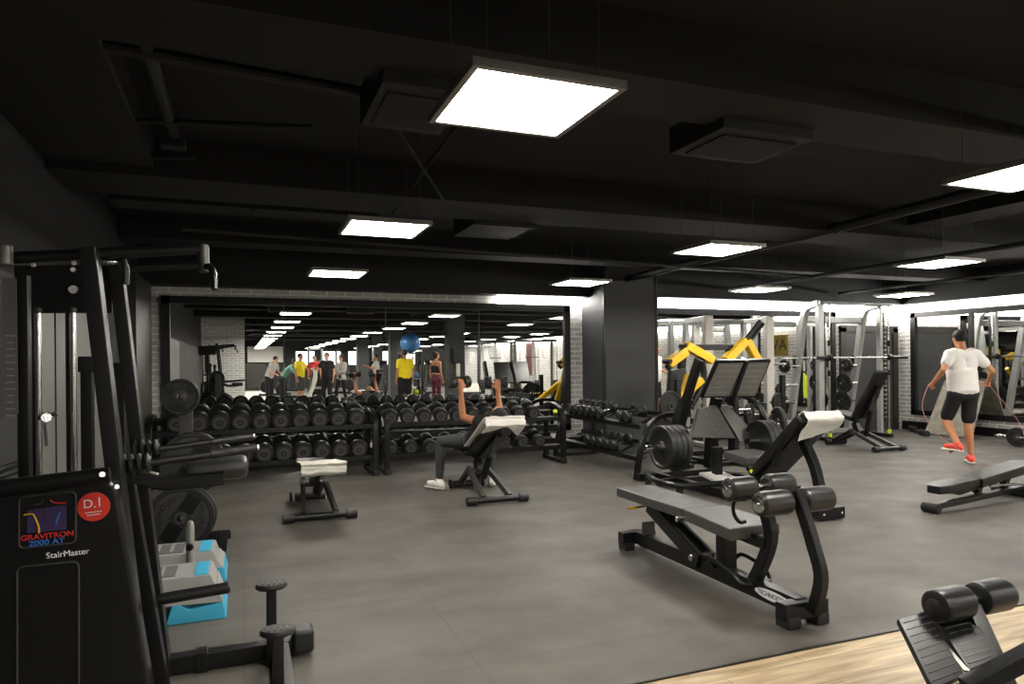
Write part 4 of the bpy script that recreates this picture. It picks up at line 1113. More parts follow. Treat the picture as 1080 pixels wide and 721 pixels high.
# guide rods, cable, latch lever
for x, xb in ((40, 42), (77, 77)):
    a, b_ = n2(x, 329, PF-.05), n2(xb, 482, PF-.05); b_.x = a.x; a.y = b_.y = PF-.05
    B().cyl(V((a.x, a.y, .35)), a, .012, 14).obj('guide_rod', CHR, t)
    B().ell(a+V((0, 0, .006)), .016, sub=2).obj('rod_cap', GRY, t)
    B().cyl(V((a.x-.022, a.y+.01, .35)), V((a.x-.022, a.y+.01, a.z)), .009, 10).obj('rod_shadow', BLK, t)  # black twin rod standing in for the shadow beside the guide rod
a = n2(58, 330, PF-.05); B().tube([a, V((a.x, a.y, .4))], .003, 6, 1).obj('cable', BLK, t)
B().tube([n2(40, 440, PF-.1), n2(50, 440, PF-.1), n2(60, 436, PF-.1)], .012, 10).obj('latch_lever', GRY, t)
B().cyl(n2(49, 440, PF-.13), n2(49, 440, PF-.08), .022, 14).obj('latch_knob', CHR, t)
B().tube([n2(47, 446, PF-.1), n2(49, 470, PF-.1)], .006, 8, 1).obj('latch_rod', CHR, t)
# weight stack blocks
a, b_ = n2(28, 500, PF), n2(100, 486, PF)
stk = B()
for k in range(5): stk = B().box(((a.x+b_.x)/2, PF, .55+.055*k), (b_.x-a.x, .12, .05), bev=.004).obj('stack_plate', BLK, t)
# front housing
hf = 2.66
poly = [n2(-60, 528, hf), n2(2, 522, hf), n2(112, 506, hf), n2(121, 511, hf), n2(124, 520, hf)]
br_ = line_to_floor(n2(124, 520, hf), n2(157, 721, hf)); br_.z = .03
bl_ = V((poly[0].x-.05, hf, .03))
H = B().prism(poly+[br_, bl_], (0, .10, 0), .014).obj('housing', mat('glossy_black_shell', (20, 20, 20), .25, 0, .05, 8, rvar=.04), t)
def fr(pts, w_, m, nm, par):
    for i in range(len(pts)): B().tube([pts[i], pts[(i+1) % len(pts)]], w_, 6, 1).obj(nm, m, par)
def rrect(x0, y0, x1, y1, dy, r=5):
    P_ = []
    for cx_, cy_, a0 in ((x1-r, y0+r, -90), (x1-r, y1-r, 0), (x0+r, y1-r, 90), (x0+r, y0+r, 180)):
        for k in range(4):
            a = math.radians(a0+30*k); x = cx_+r*math.cos(a); y = cy_+r*math.sin(a)
            P_.append(n2(x, y+(x-x0)*dy, hf-.003))
    return P_
e_ = rrect(20, 524, 80, 578, -.10)
B().tube(e_+[e_[0]], .0028, 6, 1).obj('window_bead', GRY, H)
e_ = rrect(18, 598, 83, 760, -.10, 6)
B().tube(e_+[e_[0]], .0032, 6, 1).obj('panel_bead', GRY, H)
B().prism([n2(29, 538, hf-.002), n2(70, 532, hf-.002), n2(70, 558, hf-.002), n2(29, 562, hf-.002)], (0, -.001, 0)).obj('screen_print', PURP, H)
for pts, m_ in (([(25, 543), (34, 542), (38, 548), (41, 556), (41, 562)], YEL), ([(53, 527), (58, 530), (70, 530)], REDT), ([(63, 540), (60, 548), (59, 553)], BLUT), ([(49, 536), (49.5, 550)], GRY), ([(35, 532), (42, 531), (45, 528)], GRY)):
    B().tube([n2(x, y, hf-.005) for x, y in pts], .0025, 6, 4).obj('emblem_line', m_, H)
xd = n2(80, 560, hf)-n2(20, 566.5, hf); u_ = V((0, 0, 1))
text('GRAVITRON', .0235, n2(50, 565, hf-.004), xd, u_, REDT, H, 'lettering', .0008, 1.12, .0005)
text('2000 AT', .0235, n2(49.5, 571.5, hf-.004), xd, u_, BLUT, H, 'lettering', .0008, 1.2, .0005)
text('StairMaster', .027, n2(71.5, 583.5, hf-.004), xd, u_, WHT, H, 'lettering', .0012, .98, .0)
c_ = n2(99, 534, hf)
stc = B().cyl(c_+V((0, .002, 0)), c_+V((0, -.004, 0)), .048, 36, .02).obj('round_sticker', RED, H)
text('D', .040, c_+V((-.016, -.0055, .010)), xd, u_, WHT, stc, 'lettering', .0004)
text('1', .044, c_+V((.017, -.0055, .014)), xd, u_, WHT, stc, 'lettering', .0004)
text('.', .040, c_+V((.004, -.0055, .010)), xd, u_, WHT, stc, 'lettering', .0004)
for k, w_ in ((0, .05), (1, .04)):
    for j in range(6): B().box(c_+V((-w_/2+w_*(j+.5)/6, -.0052, -.017-.009*k+ (j-3)*.0006)), (w_/9, .0006, .0035)).obj('small_print', WHT, stc)
B().cyl(n2(123, 513, hf-.06), n2(123, 513, hf+.02), .008, 10).obj('bolt', CHR, t)
# front grab tube
tb((-40, 519), hf-.02, (116, 500), hf-.02, .026, 'front_tube', BLK2)
B().cyl(n2(108, 500, hf-.06), n2(108, 500, hf-.02), .010, 10).obj('bolt', CHR, t)
for (a, b_) in (((-10, 505), (32, 492)), ((-10, 498), (26, 486))): tb(a, 3.0, b_, 3.3, .012, 'rear_tube')
# instruction placard at far left
pl = B().prism([n2(1, 292, 2.9), n2(17, 294, 2.9), n2(19, 436, 2.9), n2(0, 442, 2.9)], (0, .006, 0)).obj('placard', GLSS, t)
for k in range(13):
    B().box(n2(11, 354+k*7, 2.893), (.030-.007*((k*3) % 4)/2, .001, .004)).obj('faint_print_line', GRT, pl)
B().beam(n2(25, 290, 2.95), n2(27, 505, 2.95), .035, .05, up=(0, 1, 0)).obj('side_post', BLK, t)
# bellows, dip bars, padded arms
def bellows(a, b_, P_, n):
    a, b_ = n2(*a, P_), n2(*b_, P_); d = (b_-a); L = d.length; pr = [(0, 0)]
    for k in range(n): pr += [(.018, L*(k+.02)/n), (.046-.003*k, L*(k+.35)/n), (.046-.003*k, L*(k+.62)/n), (.018, L*(k+.95)/n)]
    pr.append((0, L)); return B().lathe(pr, a, d, 20).obj('bellows', RUB, t)
bellows((127, 492), (160, 487), 2.9, 4); bellows((140, 475), (168, 471), 3.4, 4)
def dip(a, b_, P0, P1):
    a, b_ = n2(*a, P0), n2(*b_, P1)
    m_ = a.lerp(b_, .55)
    B().cyl(a, m_, .0155, 14).obj('dip_bar', BLK2, t); g = B().cyl(m_, b_, .0175, 14).obj('grip', RUB, t)
    B().ell(b_, .013, sub=2).obj('bar_tip', CHR, g)
dip((156, 488), (271, 472), 2.9, 2.98); dip((164, 474), (267, 460), 3.4, 3.5)
B().curved_beam([n2(128, 500, 3.05), n2(150, 503, 3.05), n2(170, 508, 3.05), n2(196, 507, 3.05), n2(236, 503, 3.05)], .07, .055, (0, 1, 0)).obj('knee_pad_arm', BLK2, t)
B().beam(n2(153, 500, 3.04), n2(166, 503, 3.04), .03, .03, up=(0, 1, 0)).obj('arm_collar', ALU, t)
kp0, kp1 = n2(197, 495, 3.15), n2(262, 491, 3.15)
B().beam(kp0, kp1, .20, .085, bev=.03).obj('knee_pad', ROL, t)
# base bar, steps
z0_ = .045
B().beam((-.55, PF, z0_), (.24, PF, z0_), .07, .075, bev=.006).obj('base_bar', BLK2, t)
B().box((-.18, PF, z0_), (.05, .085, .09), bev=.004).obj('clamp', BLK, t)
B().box((.26, PF+.0, .075), (.10, .12, .11), bev=.02, seg=3).obj('rubber_foot', RUB, t)
for (tp, P_, zz) in (((286, 617), PF-.07, 0), ((293, 665), 2.93, 0)):
    a = n2(*tp, P_)
    B().beam((a.x, P_, 0), (a.x, P_, a.z-.01), .045, .045, bev=.004).obj('step_post', BLK2, t)
    s_ = B(); s_.lathe([(0, -.014), (.062, -.014), (.07, -.006), (.07, .004), (.064, .012), (0, .012)], a, (0, 0, 1), 24)
    for v in s_.bm.verts: v.co.y = P_+(v.co.y-P_)*.75
    so = s_.obj('step_pad', RUB, t)
    for k in range(4): B().box((a.x-.036+.024*k, P_, a.z+.013), (.010, .06, .004)).obj('tread', GRY, so)
B().beam((.16, 2.6, z0_), (.16, PF-.03, z0_), .07, .07, bev=.006).obj('base_bar', BLK2, t)
# foot lever roller crossing in front of the stepping boards
a, b_ = n2(165, 631, 3.40), n2(243, 619, 3.40)
B().cyl(V((a.x-.08, a.y, a.z-.01)), b_, .026, 18, .3).obj('foot_roller', VIN, t)

# ---------------------------------------------------------------- stepping boards
def step(x0, x1, y0, y1, z, label):
    t = thing('step_platform', label, 'aerobic step', ((x0+x1)/2, (y0+y1)/2, 0))
    xm = .15
    B().prism([(x0, y0+.03, z-.07), (x1-.02, y0+.03, z-.07), (x1-.05, y0+.05, z), (x0, y0+.05, z)], (0, y1-y0-.08, 0), .008).obj('board', STEPG, t)
    B().box(((x0+x1-.22)/2, (y0+y1)/2, z+.002), (x1-x0-.24, y1-y0-.16, .004)).obj('grip_mat', STEPD, t)
    for k in range(9):
        B().box((x0+.06+k*(x1-x0-.28)/9, (y0+y1)/2, z+.006), (.018, y1-y0-.2, .004)).obj('grip_rib', STEPG, t)
    B().box((x1-.10, (y0+y1)/2, z+.003), (.07, y1-y0-.12, .006), bev=.002).obj('end_stripe', TEAL, t)
    e = B().prism([(x1-.27, y0, 0), (x1+.03, y0, 0), (x1+.01, y0+.01, .09), (x1-.16, y0+.01, .07), (x1-.2, y0+.01, .10), (x1-.24, y0+.01, .10)], (0, y1-y0, 0), .006).obj('riser', TEAL, t)
    B().prism([(x1-.30, y0+.012, .10), (x1+.01, y0+.012, .09), (x1-.02, y0+.03, z-.07), (x1-.26, y0+.03, z-.07)], (0, y1-y0-.04, 0)).obj('riser_panel', STEPG, t)
    B().prism([(x0, y0, 0), (x0+.3, y0, 0), (x0+.2, y0+.03, z-.07), (x0+.05, y0+.03, z-.07)], (0, y1-y0, 0), .006).obj('riser', TEAL, t)
    return t
f0 = atz(237, 652)
step(f0.x-1.0, f0.x-.02, f0.y, f0.y+.38, .235, 'grey and turquoise stepping board, the nearer of two beside the machine')
f1 = atz(243, 612)
step(f1.x-1.05, f1.x-.05, f1.y, f1.y+.40, .19, 'grey and turquoise stepping board, the farther of two beside the machine')
# chrome bar holder
g = atz(201, 619)
t = thing('bar_holder', 'upright chrome post with round black knob between the stepping boards and plates', 'bar holder', g)
tp = atP(203, 548, g.y)
B().lathe([(0, 0), (.04, 0), (.04, .02), (.025, .03), (.025, tp.z-.04), (.018, tp.z-.01), (0, tp.z)], g, (0, 0, 1), 22).obj('post', ALU, t)
B().cyl(g+V((0, -.05, tp.z*.62)), g+V((0, 0, tp.z*.62)), .022, 16).obj('knob', BLK, t)
B().box(g+V((0, 0, .012)), (.3, .22, .024), bev=.004).obj('base', BLK2, t)
# small black rack end right of the big plate
g = atz(233, 590)
t = thing('bar_stand', 'small black slotted stand on the floor right of the big plate', 'stand', g)
B().prism([g+V((-.07, 0, 0)), g+V((.03, 0, 0)), g+V((.05, 0, .16)), g+V((-.01, 0, .16))], (0, .18, 0), .006).obj('body', BLK2, t)
# ---------------------------------------------------------------- people
def hand(b, wrist, d, palm, side, curl=.9, s=1.0, grip=False):
    """five separate fingers; d = hand direction, palm = direction the palm faces"""
    d = V(d).normalized(); palm = (V(palm)-d*V(palm).dot(d)).normalized(); lat = d.cross(palm).normalized()*side
    w = V(wrist)
    for k in range(4):
        o = (-.030+.020*k)*s
        b.cap(w+lat*o*.6+d*.015*s, w+lat*o+d*.078*s, .014*s, .012*s, 8)
    b.cap(w, w+d*.06*s, .022*s, .026*s, 10)
    Ls = (.030, .036, .034, .027)
    for k in range(4):
        p = w+lat*((-.031+.0207*k)*s)+d*.08*s; a = 0
        for j in range(3):
            a += curl*(.9 if j else .6)
            dd = d*math.cos(a)+palm*math.sin(a)
            q_ = p+dd*Ls[3-k]*(1-.18*j)*s
            b.cap(p, q_, .0095*s, .0085*s, 8); p = q_
    p = w-lat*.0-lat*0+lat*.028*s+d*.022*s
    a1 = (d*.6+lat*.8+palm*.3).normalized(); q_ = p+a1*.034*s; b.cap(p, q_, .012*s, .011*s, 8)
    a2 = (d*.8+palm*(.7 if curl > .5 else .3)+lat*.1).normalized(); b.cap(q_, q_+a2*.032*s, .0105*s, .009*s, 8)
def seg_chain(b, pts, rs):
    for i in range(len(pts)-1): b.cap(pts[i], pts[i+1], rs[i], rs[i+1])
def head(b, c, fwd, up, s=1.0):
    fwd = V(fwd).normalized(); up = (V(up)-fwd*V(up).dot(fwd)).normalized(); sd = fwd.cross(up)
    R = Matrix((sd, fwd, up)).transposed()
    c = V(c)
    b.ell(c+up*.015*s, (.074*s, .092*s, .098*s), R); b.ell(c+fwd*.025*s-up*.052*s, (.052*s, .058*s, .058*s), R)
    b.cap(c+fwd*.088*s+up*.01*s, c+fwd*.104*s-up*.018*s, .009*s, .014*s, 8)
    b.ell(c+fwd*.078*s+up*.03*s, (.045*s, .014*s, .011*s), R)
    b.ell(c+fwd*.078*s-up*.055*s, (.022*s, .012*s, .009*s), R); b.ell(c+fwd*.072*s-up*.088*s, (.024*s, .02*s, .017*s), R)
    for k in (-1, 1): b.ell(c+sd*k*.076*s-fwd*.005*s, (.010*s, .02*s, .03*s), R)
    return R, sd, fwd, up
def person(label, J, look, skin=SKIN, hair=HAIR, hairstyle='short', clothes=(), shoe=SHW, vox=.012, female=False, face_up=(0, 0, 1), palms=None, curl=.9, shorts=False, group=None, base=None, hs=1.0):
    """J: joints in world space: pelvis, chest, neck, head, and for l/r: sh, el, wr, hip, kn, an, toe"""
    t = thing('person', label, 'person', base if base is not None else (J['pelvis'][0], J['pelvis'][1], 0), group)
    g = {k: V(v) for k, v in J.items()}
    f = .9 if female else 1.0
    def torso(b, e=0., low=True):
        ax = (g['rsh']-g['lsh']).normalized()
        b.cap(g['lhip'], g['rhip'], .088*f+e+.01*female, .088*f+e+.01*female, 16)
        mid = g['pelvis'].lerp(g['chest'], .5)
        for s_ in (-1, 1):
            b.cap(g['pelvis']+ax*s_*.05, mid+ax*s_*.055, .098*f+e, .088*f+e, 16)
            b.cap(mid+ax*s_*.055, g['chest']+ax*s_*.075, .088*f+e, .100*f+e, 16)
            b.cap(g['chest']+ax*s_*.075, (g['rsh'] if s_ > 0 else g['lsh']).lerp(g['neck'], .35), .100*f+e, .055*f+e, 16)
        b.cap(g['lsh'], g['rsh'], .056*f+e, .056*f+e, 14)
    b = B(); torso(b)
    b.cap(g['neck'], g['head']-V((0, 0, 0)), .052*f, .048*f)
    for s_ in 'lr':
        seg_chain(b, [g[s_+'sh'], g[s_+'sh'].lerp(g[s_+'el'], .35), g[s_+'el'], g[s_+'el'].lerp(g[s_+'wr'], .3), g[s_+'wr']], [.052*f, .047*f, .036*f, .039*f, .025*f])
        seg_chain(b, [g[s_+'hip'], g[s_+'hip'].lerp(g[s_+'kn'], .4), g[s_+'kn'], g[s_+'kn'].lerp(g[s_+'an'], .3), g[s_+'an']], [.088*f, .078*f, .054*f, .056*f, .036*f])
        b.cap(g[s_+'an'], g[s_+'toe'], .036, .026)
        d = (g[s_+'wr']-g[s_+'el'])
        pm = V(palms[s_]) if palms else (g['pelvis']-g[s_+'wr'])
        hd = V(palms[s_+'d']) if palms and s_+'d' in palms else d
        hand(b, g[s_+'wr'], hd, pm, (1 if s_ == 'l' else -1), curl)
    R, sd, fw, up = head(b, g['head'], look, face_up, hs)
    body = b.obj('body', skin, t, remesh=vox)
    h = B(); c = g['head']
    h.ell(c+up*.03*hs-fw*.014*hs, (.084*hs, .096*hs, .094*hs), R)
    if hairstyle != 'short':
        h.ell(c-fw*.03*hs-up*.02*hs, (.078*hs, .075*hs, .085*hs), R)
    cut = B()
    bmesh.ops.delete(h.bm, geom=[v for v in h.bm.verts if (v.co-c).dot(fw) > .055*hs and (v.co-c).dot(up) < .062*hs or ((v.co-c).dot(up) < -.01*hs and (v.co-c).dot(fw) > -.01*hs)], context='VERTS')
    bmesh.ops.solidify(h.bm, geom=list(h.bm.faces), thickness=.006)
    if hairstyle == 'tail':
        h.cap(c-fw*.09*hs+up*.05*hs, c-fw*.13*hs-up*.06*hs, .03, .02); h.cap(c-fw*.13*hs-up*.06*hs, c-fw*.11*hs-up*.18*hs, .02, .01)
    if hairstyle == 'bun': h.ell(c-fw*.07*hs+up*.10*hs, .042)
    if hairstyle == 'beard': h.ell(c+fw*.045*hs-up*.075*hs, (.05*hs, .045*hs, .04*hs), R)
    h.obj('hair', hair, t)
    for k in (-1, 1): B().ell(c+sd*k*.031*hs+fw*.083*hs+up*.012*hs, (.011*hs, .007*hs, .007*hs), R, 2).obj('eye', EYE, t)
    for nm, m_, e in clothes:
        b = B()
        if nm in ('t_shirt', 'tank_top', 'jacket'):
            torso(b, e)
            if nm == 't_shirt':
                hu = (g['chest']-g['pelvis']).normalized()
                axx = (g['rsh']-g['lsh']).normalized(); Rm = Matrix((axx, hu.cross(axx).normalized(), hu)).transposed()
                
                for z_ in [k*.025 for k in range(11)]: b.ell(g['pelvis']+hu*z_, (.178+e, .122+e, .06), Rm)
            if nm != 'tank_top':
                for s_ in 'lr':
                    k_ = .52 if nm == 't_shirt' else 1
                    q_ = g[s_+'sh'].lerp(g[s_+'el'], k_)
                    seg_chain(b, [g[s_+'sh'], q_], [.050*f+e, .046*f+e])
                    if k_ == 1: seg_chain(b, [q_, g[s_+'wr'].lerp(q_, .08)], [.042*f+e, .03*f+e])
        elif nm == 'crop_top':
            ax = (g['rsh']-g['lsh']).normalized()
            mid = g['pelvis'].lerp(g['chest'], .62)
            for s_ in (-1, 1): b.cap(mid+ax*s_*.06, g['chest']+ax*s_*.078, .09*f+e, .1*f+e)
        elif nm in ('shorts', 'leggings', 'trousers'):
            b.cap(g['lhip'], g['rhip'], .088*f+e+.012, .088*f+e+.012, 16)
            b.cap(g['pelvis'], g['pelvis'].lerp(g['chest'], .22), .112*f+e, .105*f+e)
            ax = (g['rsh']-g['lsh']).normalized()
            for s_ in (-1, 1): b.cap(g['pelvis']+ax*s_*.05, g['pelvis'].lerp(g['chest'], .2)+ax*s_*.055, .099*f+e, .093*f+e)
            for s_ in 'lr':
                if nm == 'shorts': seg_chain(b, [g[s_+'hip'], g[s_+'hip'].lerp(g[s_+'kn'], .82)], [.088*f+e, .074*f+e])
                else: seg_chain(b, [g[s_+'hip'], g[s_+'hip'].lerp(g[s_+'kn'], .4), g[s_+'kn'], g[s_+'kn'].lerp(g[s_+'an'], .3), g[s_+'an'].lerp(g[s_+'kn'], .12)], [.09*f+e, .08*f+e, .056*f+e, .058*f+e, .040*f+e])
        b.obj(nm, m_, t, remesh=vox)
    for s_ in 'lr':
        a, tt_ = g[s_+'an'], g[s_+'toe']; d = (tt_-a); d2 = V((d.x, d.y, 0)).normalized() if abs(d.z) < .12 else d.normalized()
        dn = V((0, 0, -1)) if abs(d.z) < .12 else (d.cross(V((d2.y, -d2.x, 0)))).normalized()
        if dn.z > 0: dn = -dn
        heel = a+dn*.045-d2*.035; toe = heel+d2*.235
        b = B(); b.cap(heel, toe-d2*.03, .042, .034); b.cap(heel+V((0, 0, .0)), a+dn*.0, .042, .040); b.cap(heel+d2*.08-dn*.012, toe-d2*.06, .044, .032)
        so = b.obj('shoe', shoe, t, remesh=vox*.8)
        sdv = d2.cross(dn).normalized()
        so2 = B(); mid = (heel+toe)/2+dn*.036
        so2.box(mid, (.078, .285, .022), Matrix((sdv, d2, -dn)).transposed(), .01); so2.obj('sole', SHW if shoe is not SHW else TOWG, so)
    return t, g
def stand(x, y, face, h=1.78, arms=None, step_=0.0, crouch=0):
    """relaxed standing joints; face = heading (radians, 0 = +y). arms: dict of overrides in the local (right, fwd, up) frame"""
    s = h/1.78; fx, fy = -math.sin(face), math.cos(face)
    def L(r, f, u): return V((x+(r*fy+f*fx)*s, y+(-r*fx+f*fy)*s, u*s))
    J = dict(pelvis=L(0, 0, .95), chest=L(0, .01, 1.27), neck=L(0, 0, 1.47), head=L(0, .02, 1.635),
             lsh=L(-.18, 0, 1.42), rsh=L(.18, 0, 1.42), lel=L(-.24, -.03, 1.13), rel=L(.24, -.03, 1.13), lwr=L(-.25, .05, .88), rwr=L(.25, .05, .88),
             lhip=L(-.095, 0, .91), rhip=L(.095, 0, .91), lkn=L(-.11, .03+step_, .50), rkn=L(.11, .03-step_*.3, .50), lan=L(-.12, 0+step_, .09), ran=L(.12, -.02-step_, .09), ltoe=L(-.14, .14+step_, .045), rtoe=L(.14, .12-step_, .045))
    if arms:
        for k, v in arms.items(): J[k] = L(*v)
    return J, L
# --- woman pressing dumbbells on the incline bench
c, d, n, L_ = LC, LD, LN, LL
X = BX
def on(f, lift, dx=0): return c+d*(L_*f)+n*lift+V((dx, 0, 0))
fl, frt = atz(463, 516), atz(518, 512)
pel = on(.0, .15); pel.z = .56; pel.y += .02
J = dict(pelvis=pel, chest=on(.46, .145), neck=on(.68, .14), head=on(.82, .125),
         lsh=on(.66, .13, .17), rsh=on(.66, .13, -.17))
J['lhip'] = pel+V((.09, .02, 0)); J['rhip'] = pel+V((-.09, .02, 0))
hl_, hr_ = atP(525, 408, J['lsh'].y+.06), atP(486, 408, J['rsh'].y+.06)
J['lwr'] = hl_+V((0, 0, -.03)); J['rwr'] = hr_+V((0, 0, -.03))
J['lel'] = V((J['lwr'].x+.03, J['lsh'].y+.08, J['lwr'].z-.27)); J['rel'] = V((J['rsh'].x-.12, J['rsh'].y+.10, J['rwr'].z-.27))
J['ran'] = V((fl.x+.0, fl.y-.02, .10)); J['lan'] = V((frt.x, frt.y-.02, .10))
J['rtoe'] = J['ran']+V((-.06, .13, -.05)); J['ltoe'] = J['lan']+V((.05, .13, -.05))
J['rkn'] = V((fl.x+.02, fl.y-.03, .53)); J['lkn'] = V((frt.x-.02, frt.y-.03, .53))
lady, g = person('woman in black top and dark leggings reclining on the incline bench, pressing dumbbells', J, n+d*.15, SKIN, HAIR, 'bun',
    (('tank_top', BSH, .010), ('leggings', GSH, .008)), SHW, .011, True, d, palms={'l': (0, .9, .5), 'r': (0, .9, .5), 'ld': (0, .15, 1), 'rd': (0, .15, 1)}, curl=1.0, hs=.95)
for s_, who in (('l', 'raised dumbbell in the right-hand side fist of the reclining woman, nearer the pillar'), ('r', 'raised dumbbell in the left-hand side fist of the reclining woman, nearer the flat bench')):
    w_ = g[s_+'wr']+V((0, .055, .078))
    k = make_dumbbell(.062, .24, w_, who)
    k.rotation_euler = (0, 0, math.radians(75 if s_ == 'l' else 105))
# --- man with a skipping rope, back to the camera
pf = atz(1027, 489)
cx_ = atz(1018, 489)
hd = math.radians(-14)
face = -YAW+math.radians(4)
J, L = stand(cx_.x, cx_.y+.02, face, 1.80)
J, L = stand(cx_.x, cx_.y+.02, face, 1.80, dict(lel=(-.34, -.10, 1.22), lwr=(-.34, .10, 1.05), rel=(.33, -.10, 1.2), rwr=(.42, .08, 1.08),
    rkn=(.10, .05, .52), ran=(.10, -.0, .10), rtoe=(.16, .12, .045), lkn=(-.14, .14, .56), lan=(-.20, -.16, .28), ltoe=(-.22, -.06, .17), chest=(0, .03, 1.27), head=(0, .06, 1.63)))
man, gm = person('man in white t-shirt, black shorts and coral shoes jumping rope, seen from behind', J, (math.sin(-face), math.cos(-face), -.1), SKIN, HAIR, 'short', (('t_shirt', WSH, .022), ('shorts', BSH, .012)), CORAL, .013, palms={'l': (1, 0, 0), 'r': (-1, 0, 0)}, curl=1.1)
rp = thing('skipping_rope', 'thin pink skipping rope held by the man in the white t-shirt', 'skipping rope', (J['pelvis'].x, J['pelvis'].y, 0))
la, ra = J['lwr']+V((.03, .08, -.0)), J['rwr']+V((.03, .08, .0))
B().tube([la, la+V((-.25, -.1, -.35)), V((la.x-.2, la.y-.35, .35)), V((J['pelvis'].x-.15, J['pelvis'].y-.55, .03)), V((ra.x+.0, ra.y-.5, .06)), V((ra.x+.25, ra.y-.3, .5)), ra], .003, 6, 8).obj('cord', PINK, rp)
for h_ in (la, ra): B().cyl(h_-V((0, .07, 0)), h_+V((0, .05, 0)), .013, 12).obj('rope_handle', BLK, rp)
# --- people behind the camera, seen in the mirror
def mp(px, py): return mirz(px, py)
def mface(deg): return math.radians(deg)      # 180 = looking away from the mirror
p = mp(316.5, 427)
J, L = stand(p.x, p.y, mface(-55), 1.80, dict(rel=(.28, .12, 1.18), rwr=(.22, .38, 1.22)))
person('man in yellow t-shirt and dark shorts talking, seen in the mirror at left', J, (.8, .6, 0), SKIN, HAIRB, 'short', (('t_shirt', YSH, .02), ('shorts', GSH, .03)), SHW, .02)
tw = J['rwr']
tag(B().sheet([tw+V((-.02, 0, .02)), tw+V((.06, .02, -.1)), tw+V((.0, .02, -.5)), tw+V((-.14, 0, -.95))], V((.16, -.16, 0)), 6, .01, .03, 3).obj('towel', TOW), 'long white towel hanging from the hand of the man in yellow by the mirror', 'towel')
p = mp(345, 428)
J, L = stand(p.x, p.y, mface(35), 1.80, dict(lel=(-.3, .1, 1.2), lwr=(-.28, .36, 1.26)))
person('man in black t-shirt and trousers, left of the woman in grey', J, (-.6, .7, 0), SKIN2, HAIRB, 'short', (('t_shirt', BSH, .02), ('trousers', BSH, .02)), BSH, .02)
p = mp(360, 426)
J, L = stand(p.x, p.y, mface(40), 1.74, dict(rel=(.2, .1, 1.15), rwr=(.02, .2, 1.12), lel=(-.22, .08, 1.12), lwr=(-.02, .2, 1.1)), .12)
person('woman in pale grey top and black leggings beside the man in black', J, (-.7, .7, 0), SKIN2, HAIR, 'bun', (('jacket', LSH, .012), ('leggings', BSH, .008)), SHW, .02, True)
p = mp(427, 434)
J, L = stand(p.x, p.y, mface(170), 1.82)
person('man in yellow t-shirt turned away, standing below the blue ball in the mirror', J, (-.1, -1, 0), SKIN, HAIRB, 'short', (('t_shirt', YSH, .02), ('shorts', BSH, .03)), SHW, .02)
p = mp(459.5, 431)
J, L = stand(p.x, p.y, mface(-120), 1.76)
person('woman in black crop top and maroon leggings seen from the side in the mirror', J, (.9, -.3, 0), SKIN, HAIRB, 'bun', (('crop_top', BSH, .012), ('leggings', MAR, .01)), SHW, .02, True)
p = mp(332, 419)
J, L = stand(p.x, p.y, mface(10), 1.78)
person('distant person in red shirt between the yellow shirt and the man in black', J, (0, 1, 0), SKIN2, HAIR, 'short', (('t_shirt', RSH, .02), ('trousers', BSH, .02)), SHW, .03)
p = mp(284, 424)
J, L = stand(p.x, p.y, mface(-50), 1.78, dict(chest=(0, .12, 1.25), neck=(0, .22, 1.44), head=(0, .3, 1.58), lsh=(-.18, .2, 1.38), rsh=(.18, .2, 1.38), lwr=(-.2, .45, 1.05), rwr=(.2, .45, 1.05), lel=(-.23, .25, 1.12), rel=(.23, .25, 1.12)))
person('person in white shirt leaning on equipment at the far left of the mirror', J, (.8, .5, -.2), SKIN2, HAIR, 'short', (('t_shirt', LSH, .02), ('trousers', BSH, .02)), SHW, .02)
p = mp(298, 426)
J, L = stand(p.x, p.y, mface(-70), 1.74, dict(chest=(0, .2, 1.2), neck=(0, .34, 1.36), head=(0, .42, 1.5), lsh=(-.18, .32, 1.32), rsh=(.18, .32, 1.32), lel=(-.22, .5, 1.15), rel=(.22, .5, 1.15), lwr=(-.2, .7, 1.3), rwr=(.2, .7, 1.3)))
person('person in teal long sleeves reaching forward at the far left of the mirror', J, (.9, .2, -.2), SKIN2, HAIR, 'bun', (('jacket', TSH, .02), ('trousers', BSH, .02)), SHW, .02)
p = mp(397, 421)
J, L = stand(p.x, p.y, mface(90), 1.78, dict(lwr=(-.2, .4, 1.3), rwr=(.2, .4, 1.3), lel=(-.22, .2, 1.2), rel=(.22, .2, 1.2)))
person('distant person in white shirt exercising near the middle pillars in the mirror', J, (-.9, .2, 0), SKIN, HAIR, 'short', (('t_shirt', LSH, .02), ('shorts', BSH, .03)), SHW, .03)
# ---------------------------------------------------------------- equipment behind the camera, reflected in the mirrors
def dupm(o, px, py, rz, label, group=None):
    p = mirz(px, py); return dup(o, (p.x, p.y, 0), rz, label, group)
# blue ball on a tall rack
p = mirz(436, 432)
t = thing('ball_rack', 'tall black storage frame under the blue ball in the mirror', 'storage rack', (p.x, p.y-.4, 0))
for sx in (-.3, .3):
    for sy in (-.25, .25):
        B().beam((p.x+sx, p.y-.4+sy, 0), (p.x+sx, p.y-.4+sy, 1.72), .05, .05).obj('post', BLK2, t)
for z in (.4, .9, 1.35, 1.70): B().box((p.x, p.y-.4, z), (.66, .55, .03)).obj('shelf', BLK2, t)
for i, (z, m_, lb) in enumerate(((.50, BALL, 'blue medicine ball'), (.50, NEON, 'yellow-green medicine ball'), (1.0, NEON, 'neon medicine ball'), (1.0, BALL, 'small blue ball'))):
    tag(B().ell((p.x-.15+.3*(i % 2), p.y-.38, z+.015), .10).obj('medicine_ball', m_), '%s on the %s shelf of the frame in the mirror' % (lb, 'lower' if z < .8 else 'middle'), 'ball')
zb_ = atZ(436, 363, (V((p.x, 2*W-p.y+.4, 0)).x*SN+(2*W-p.y+.4)*CS)).z
